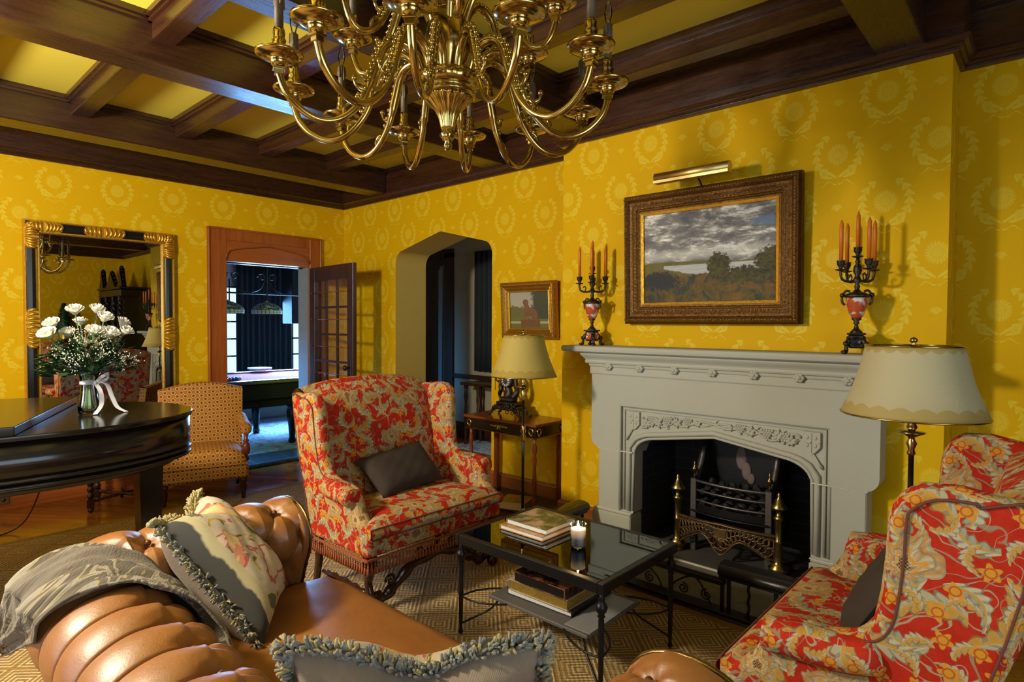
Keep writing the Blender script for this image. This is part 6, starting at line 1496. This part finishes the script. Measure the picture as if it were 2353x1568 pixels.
arm_set('upper_arm', [(0.06, 2.60), (0.10, 2.70), (0.15, 2.735), (0.205, 2.71), (0.235, 2.64), (0.27, 2.56), (0.315, 2.505), (0.365, 2.49), (0.395, 2.515), (0.412, 2.56), (0.415, 2.575)], 0.415, 2.61, 0.85, 6, A0+math.radians(15), 0.9)
# ---------------------------------------------------------------- billiard room beyond the door
BY = 9.5
m = MB(); m.box(1.8, 6.6, YA+0.1, BY+0.2, -0.12, -0.02); struct('floor_billiard', m, plain('slate_tiles', (0.10, 0.11, 0.12), 0.35, var=0.3, scale=4))
m = MB()
for x in (2.55, 2.95, 3.35): m.box(x, x+0.006, YA+0.03, 6.72, -0.02, -0.0195)
m.box(2.4, 3.6, 6.42, 6.426, -0.02, -0.0195); struct('trim_60', m, plain('tile_grout', (0.35, 0.37, 0.38), 0.7))
m = MB(); m.box(1.8, 3.55, BY, BY+0.15, -0.1, 3.0); m.box(5.9, 6.6, BY, BY+0.15, -0.1, 3.0); m.box(3.55, 5.9, BY, BY+0.15, -0.1, 0.72); m.box(3.55, 5.9, BY, BY+0.15, 2.06, 3.0)
m.box(6.5, 6.6, YA+0.1, BY, -0.1, 3.0); m.box(1.8, 1.9, YA+0.16, BY, -0.1, 3.0); struct('wall_billiard', m, GREYW)
m = MB(); m.box(1.8, 6.6, YA+0.16, BY+0.15, 2.75, 2.85); struct('ceiling_billiard', m, GREYW)
m = MB()
for i in range(14): x = 3.55+2.35*i/13; m.box(x-0.010, x+0.010, BY-0.01, BY+0.03, 0.72, 2.06)
for i in range(6): z = 0.72+1.34*i/5; m.box(3.55, 5.9, BY-0.01, BY+0.03, z-0.012, z+0.012)
m.box(3.5, 5.95, BY-0.06, BY, 0.68, 0.72); struct('window_4', m, EBON)
m = MB(); m.grid(lambda u, v: (4.02+0.88*u+0.0*v, BY-0.12+0.035*math.sin(u*62)+0.012*math.sin(u*23+v*3), 0.35+2.15*v), 150, 8)
o = m.build('window_curtain', CURT, None, fix=False); tag(o, 'dark green pleated curtain hanging between the billiard room windows', 'curtain')
sd_m = o.modifiers.new('s', 'SOLIDIFY'); sd_m.thickness = 0.004
m = MB(); m.tube([(3.4, BY-0.12, 2.52), (6.2, BY-0.12, 2.52)], 0.012, 8); o = m.build('curtain_rod', IRON, None); tag(o, 'thin black rod carrying the dark green curtain in the billiard room', 'curtain rod')
g = G('pale_persian_rug'); u, v = g.uv(); n = g.noise(g.xyz(u, v), 5, 4, 0.7, 1.0); c_ = g.mix(n.gt(0.56), (0.42, 0.60, 0.72), (0.38, 0.25, 0.48)); c_ = g.mix(n.lt(0.42), c_, (0.18, 0.32, 0.55))
PRUG = g.out(c_, 0.9)
m = MB(); m.box(2.2, 6.2, 6.83, 9.2, -0.02, -0.010); o = m.build('billiard_rug', PRUG, None); tag(o, 'pale blue patterned rug on the billiard room floor', 'rug')
BLACKR = plain('black_matt_wood', (0.006, 0.006, 0.008), 0.6, spec=0.2)
bt = thing('billiard_table', 'dark billiard table with purple cloth seen through the open doorway', 'billiard table', (3.75, 7.65, -0.01))
FELT = plain('purple_cloth', (0.80, 0.05, 0.22), 0.9, var=0.04)
m = MB(); m.box(-1.25, 1.25, -0.60, 0.60, 0.805, 0.82); m.build('playing_cloth', FELT, bt)
m = MB()
for q in ((-1.38, 1.38, -0.72, -0.60), (-1.38, 1.38, 0.60, 0.72), (-1.38, -1.25, -0.60, 0.60), (1.25, 1.38, -0.60, 0.60)): m.box(*q, 0.79, 0.838, 0.01)
m.build('cushion_rail', DW_X, bt)
m = MB(); m.box(-1.34, 1.34, -0.68, 0.68, 0.60, 0.79, 0.01); m.box(-1.28, 1.28, -0.62, 0.62, 0.50, 0.60, 0.01); m.build('table_body', BLACKR, bt)
for x in (-1.15, 0.0, 1.15):
    for y in (-0.5, 0.5): m = MB(); m.lathe([(0.035, 0.0), (0.05, 0.03), (0.035, 0.08), (0.05, 0.25), (0.07, 0.40), (0.05, 0.46), (0.08, 0.50)], 14, (x, y)); m.build('leg', EBON, bt)
cols = [(0.75, 0.70, 0.55), (0.02, 0.05, 0.30), (0.45, 0.02, 0.02), (0.10, 0.02, 0.20), (0.60, 0.20, 0.02), (0.02, 0.18, 0.08), (0.25, 0.02, 0.03), (0.01, 0.01, 0.01), (0.7, 0.5, 0.05), (0.03, 0.08, 0.4), (0.5, 0.04, 0.04), (0.15, 0.03, 0.25), (0.6, 0.25, 0.05), (0.04, 0.25, 0.10), (0.3, 0.03, 0.04)]
k = 0; balls = []
for r_ in range(5):
    for q in range(r_+1):
        m = MB(); m.ball((0, 0, 0), 0.0285, 14, 10); o = m.build('billiard_ball', plain('ball_%s' % k, cols[k], 0.1, var=0.0, bstr=0)); o.location = (3.12-0.0500*r_, 7.22+(q-r_/2)*0.058, 0.839)
        tag(o, 'billiard ball racked on the purple cloth, seen through the doorway', 'ball', 'racked billiard balls'); k += 1
m = MB(); m.lathe([(0.0, 0.0), (0.13, 0.0), (0.16, 0.02), (0.16, 0.035), (0.15, 0.035), (0.13, 0.012), (0, 0.01)], 32, cap=False)
o = m.build('round_tray', plain('white_enamel', (0.6, 0.62, 0.62), 0.3)); o.location = (3.88, 8.31, 0.841); tag(o, 'round white tray resting on the far rail of the billiard table', 'tray')
bl = thing('billiard_light', 'wrought iron scroll bar with two leaded glass shades over the billiard table', 'pendant lamp', (3.45, 7.6, 2.75))
m = MB(); m.tube([(-0.9, 0, -0.87), (1.1, 0, -0.87)], 0.011, 8)
for x in (0.20,): m.tube([(x, 0, -0.005), (x, 0, -0.98)], 0.010, 8)
m.tube([(-0.28, 0, -0.70), (-0.28, 0, -1.0)], 0.008, 8)
for cx_ in (-0.28, 0.20):
    for s in (-1, 1): m.tube([(cx_+s*(0.07+0.055*(1-i/22)*math.cos(i*0.42)), 0, -0.66+0.055*(1-i/22)*math.sin(i*0.42)) for i in range(19)], 0.006, 6); m.tube(smooth_path([(cx_+s*0.02, 0, -0.62), (cx_+s*0.08, 0, -0.80), (cx_+s*0.22, 0, -0.86)], 6), 0.006, 6)
m.build('scroll_bar', IRON, bl)
g = G('leaded_glass'); x, y, z = g.obj(); th_ = y.atan2(x); q_ = ((th_*24/TAU).frac()-0.5).abs().gt(0.42).max(((z*40).frac()-0.5).abs().gt(0.40)); n_ = g.noise(g.xyz(x, y, z), 18, 2, 0.5, 1.5)
c_ = g.mix(z.gt(0.045), (0.55, 0.60, 0.58), (0.05, 0.055, 0.05)); c_ = g.mix((n_-0.5).abs().below(0.03, 0.01)*z.gt(0.045), c_, (0.45, 0.48, 0.45)); c_ = g.mix(q_*z.lt(0.045), c_, (0.03, 0.03, 0.03)); LEADG = g.out(c_, 0.5, spec=0.2)
for x in (-0.30, 0.195):
    m = MB(); m.lathe([(0.185, 0.0), (0.187, 0.045), (0.175, 0.075), (0.13, 0.115), (0.06, 0.145), (0.02, 0.155), (0.015, 0.17)], 36, cap=False); o = m.build('glass_shade', LEADG, bl, fix=False); o.location = (x, 0, -1.13)
m = MB(); m.box(4.44, 4.70, 8.45, 8.75, 1.50, 2.74, 0.01); o = m.build('hanging_cabinet', BLACKR); tag(o, 'tall narrow black cabinet hung beside the right billiard room window', 'cabinet')
# ---------------------------------------------------------------- hall beyond the arch
HX = 5.5
m = MB(); m.box(4.28, 6.4, 2.6, 6.75, -0.1, -0.001); m.box(4.0, 4.3, 3.7, 5.25, -0.1, -0.001); struct('floor_hall', m, FLOOR)
m = MB(); m.box(HX, HX+0.1, 2.6, 6.08, 0, 2.9); m.box(HX, HX+0.1, 6.08, 6.75, 2.45, 2.9); m.box(HX+0.5, HX+0.6, 6.0, 7.0, 0, 2.9); m.box(4.28, HX+0.1, 6.7, 6.8, 0, 2.9); m.box(4.28, HX+0.1, 2.5, 2.6, 0, 2.9); struct('wall_hall', m, CREAMW)
m = MB(); m.box(4.28, 6.2, 2.5, 6.8, 2.78, 2.88); struct('ceiling_hall', m, CREAMW)
m = MB(); m.box(HX-0.03, HX, 6.05, 6.22, 0, 2.46); m.box(HX-0.03, HX, 6.05, 6.7, 2.40, 2.52); m.box(HX, HX+0.30, 6.25, 6.34, 0, 2.45); m.box(HX, HX+0.04, 6.34, 6.7, 0, 2.45); struct('trim_61', m, DW_Z)
m = MB(); m.box(HX-0.035, HX-0.012, 6.262, 6.33, 0.05, 2.25); m.box(HX-0.006, HX+0.02, 6.22, 6.34, 0, 2.3); struct('trim_62', m, PALEFR)
m = MB(); m.box(HX-0.025, HX, 2.6, 6.05, 0.78, 0.84, 0.005); struct('trim_63', m, DW_Y)
m = MB(); m.box(HX-0.02, HX, 2.6, 6.05, 0, 0.20, 0.004); struct('baseboard_hall', m, DW_Y)
m = MB(); m.grid(lambda u, v: (HX-0.06+0.018*math.sin(u*60), 4.7+0.89*u, 0.90+1.54*v), 90, 4); o = m.build('hall_curtain', CURT, None, fix=False); tag(o, 'dark curtain hanging on the hall wall seen through the arch', 'curtain'); o.modifiers.new('s', 'SOLIDIFY').thickness = 0.004
m = MB(); hc = thing('hall_console', 'dark turned-leg side table standing in the hall beyond the arch', 'table', (HX-0.22, 5.0, 0.0085)); m.box(-0.18, 0.18, -0.5, 0.5, 0.74, 0.775, 0.004); m.build('table_top', DW_Y, hc)
for x in (-0.13, 0.13):
    for y in (-0.44, 0.44): m = MB(); m.lathe([(0.02, 0), (0.03, 0.03), (0.018, 0.06), (0.028, 0.14), (0.016, 0.2), (0.026, 0.36), (0.016, 0.52), (0.028, 0.60), (0.018, 0.66), (0.028, 0.74)], 14, (x, y)); m.build('leg', TURN, hc)
m = MB(); m.box(4.95, 5.46, 4.2, 5.52, 0.0, 0.008); o = m.build('hall_rug', PRUG); tag(o, 'small pale rug on the hall floor beyond the arch', 'rug')
l = bpy.data.lights.new('hall_light', 'AREA'); l.size = 0.6; l.energy = 7; l.color = (0.85, 0.92, 1.0); o = bpy.data.objects.new('hall_light', l); COL.objects.link(o); o.location = (4.9, 3.2, 2.2); o.rotation_euler = Vector((0.3, 1, -0.4)).to_track_quat('-Z', 'Z').to_euler()
# ---------------------------------------------------------------- furniture reflected in the mirror
ar = thing('gothic_armoire', 'tall black carved armoire with twisted columns, seen in the mirror', 'armoire', (3.60, -1.10, 0), 0)
m = MB(); m.box(-0.20, 0.27, -0.62, 0.62, 0.10, 2.0, 0.01); m.box(-0.25, 0.27, -0.68, 0.68, 0, 0.12, 0.01); m.box(-0.27, 0.27, -0.70, 0.70, 1.98, 2.12, 0.015); m.box(-0.29, 0.27, -0.72, 0.72, 2.12, 2.16, 0.01); m.build('case', EBON, ar)
for y in (-0.60, -0.22, 0.22, 0.60):
    m = MB(); N_ = 120
    for ph in (0, PI): m.tube([(-0.235+0.018*math.cos(i*0.42+ph), y+0.018*math.sin(i*0.42+ph), 0.25+1.65*i/N_) for i in range(N_+1)], 0.020, 6)
    m.box(-0.275, -0.20, y-0.04, y+0.04, 0.12, 0.25, 0.005); m.box(-0.275, -0.20, y-0.04, y+0.04, 1.90, 1.98, 0.005); m.build('twisted_column', EBON, ar)
for y0, y1 in ((-0.55, -0.26), (-0.17, 0.17), (0.26, 0.55)):
    m = MB(); m.box(-0.215, -0.20, y0, y1, 0.2, 1.92, 0.004); m.prism([(y0+0.04, 0.3), (y1-0.04, 0.3), (y1-0.04, 1.6), ((y0+y1)/2, 1.8), (y0+0.04, 1.6)], -0.228, -0.214, 'x'); m.build('door', EBON, ar)
m = MB()
for y, w_, h in ((0.60, 0.13, 0.36), (-0.60, 0.13, 0.36), (0, 0.3, 0.30)):
    m.prism([(y-w_, 2.16), (y+w_, 2.16), (y+w_*0.5, 2.16+h*0.45), (y, 2.16+h), (y-w_*0.5, 2.16+h*0.45)], -0.25, -0.17, 'x'); m.ball((-0.21, y, 2.16+h), 0.03, 8, 6)
    for k in range(4): m.ball((-0.21, y-w_*(1-k*0.25), 2.2+h*k*0.24), 0.022, 6, 5); m.ball((-0.21, y+w_*(1-k*0.25), 2.2+h*k*0.24), 0.022, 6, 5)
m.build('pinnacle_crest', EBON, ar)
sb = thing('carved_sideboard', 'dark carved sideboard on the wall opposite the mirror', 'sideboard', (2.45, -1.88, 0))
m = MB(); m.box(-0.45, 0.45, -0.22, 0.22, 0.0, 1.0, 0.02); m.build('case', EBON, sb); m = MB(); m.box(-0.48, 0.48, -0.25, 0.25, 1.0, 1.04, 0.01); m.build('table_top', DW_X, sb)
for s in (-1, 1): m = MB(); m.box(min(s*0.03, s*0.41), max(s*0.03, s*0.41), 0.222, 0.235, 0.1, 0.9, 0.004); m.build('door', DW_Z, sb)
tp = thing('topiary', 'dark cone topiary in a gilt pot on the sideboard opposite the mirror', 'plant', (2.78, -1.85, 1.041))
m = MB(); m.lathe([(0.06, 0), (0.09, 0.05), (0.10, 0.16), (0.08, 0.2), (0.11, 0.24)], 20); m.build('pot', GILT, tp)
m = MB(); random.seed(2)
for k in range(700): z = random.random(); a_ = random.uniform(0, TAU); r_ = 0.15*(1-z)**0.8; leafm(m, Vector((r_*math.cos(a_), r_*math.sin(a_), 0.27+0.55*z)), Vector((math.cos(a_), math.sin(a_), 0.5)), 0.035, 0.010)
m.lathe([(0.13, 0.26), (0.11, 0.40), (0.05, 0.68), (0.005, 0.82)], 14); m.build('clipped_foliage', LEAF, tp, fix=False)
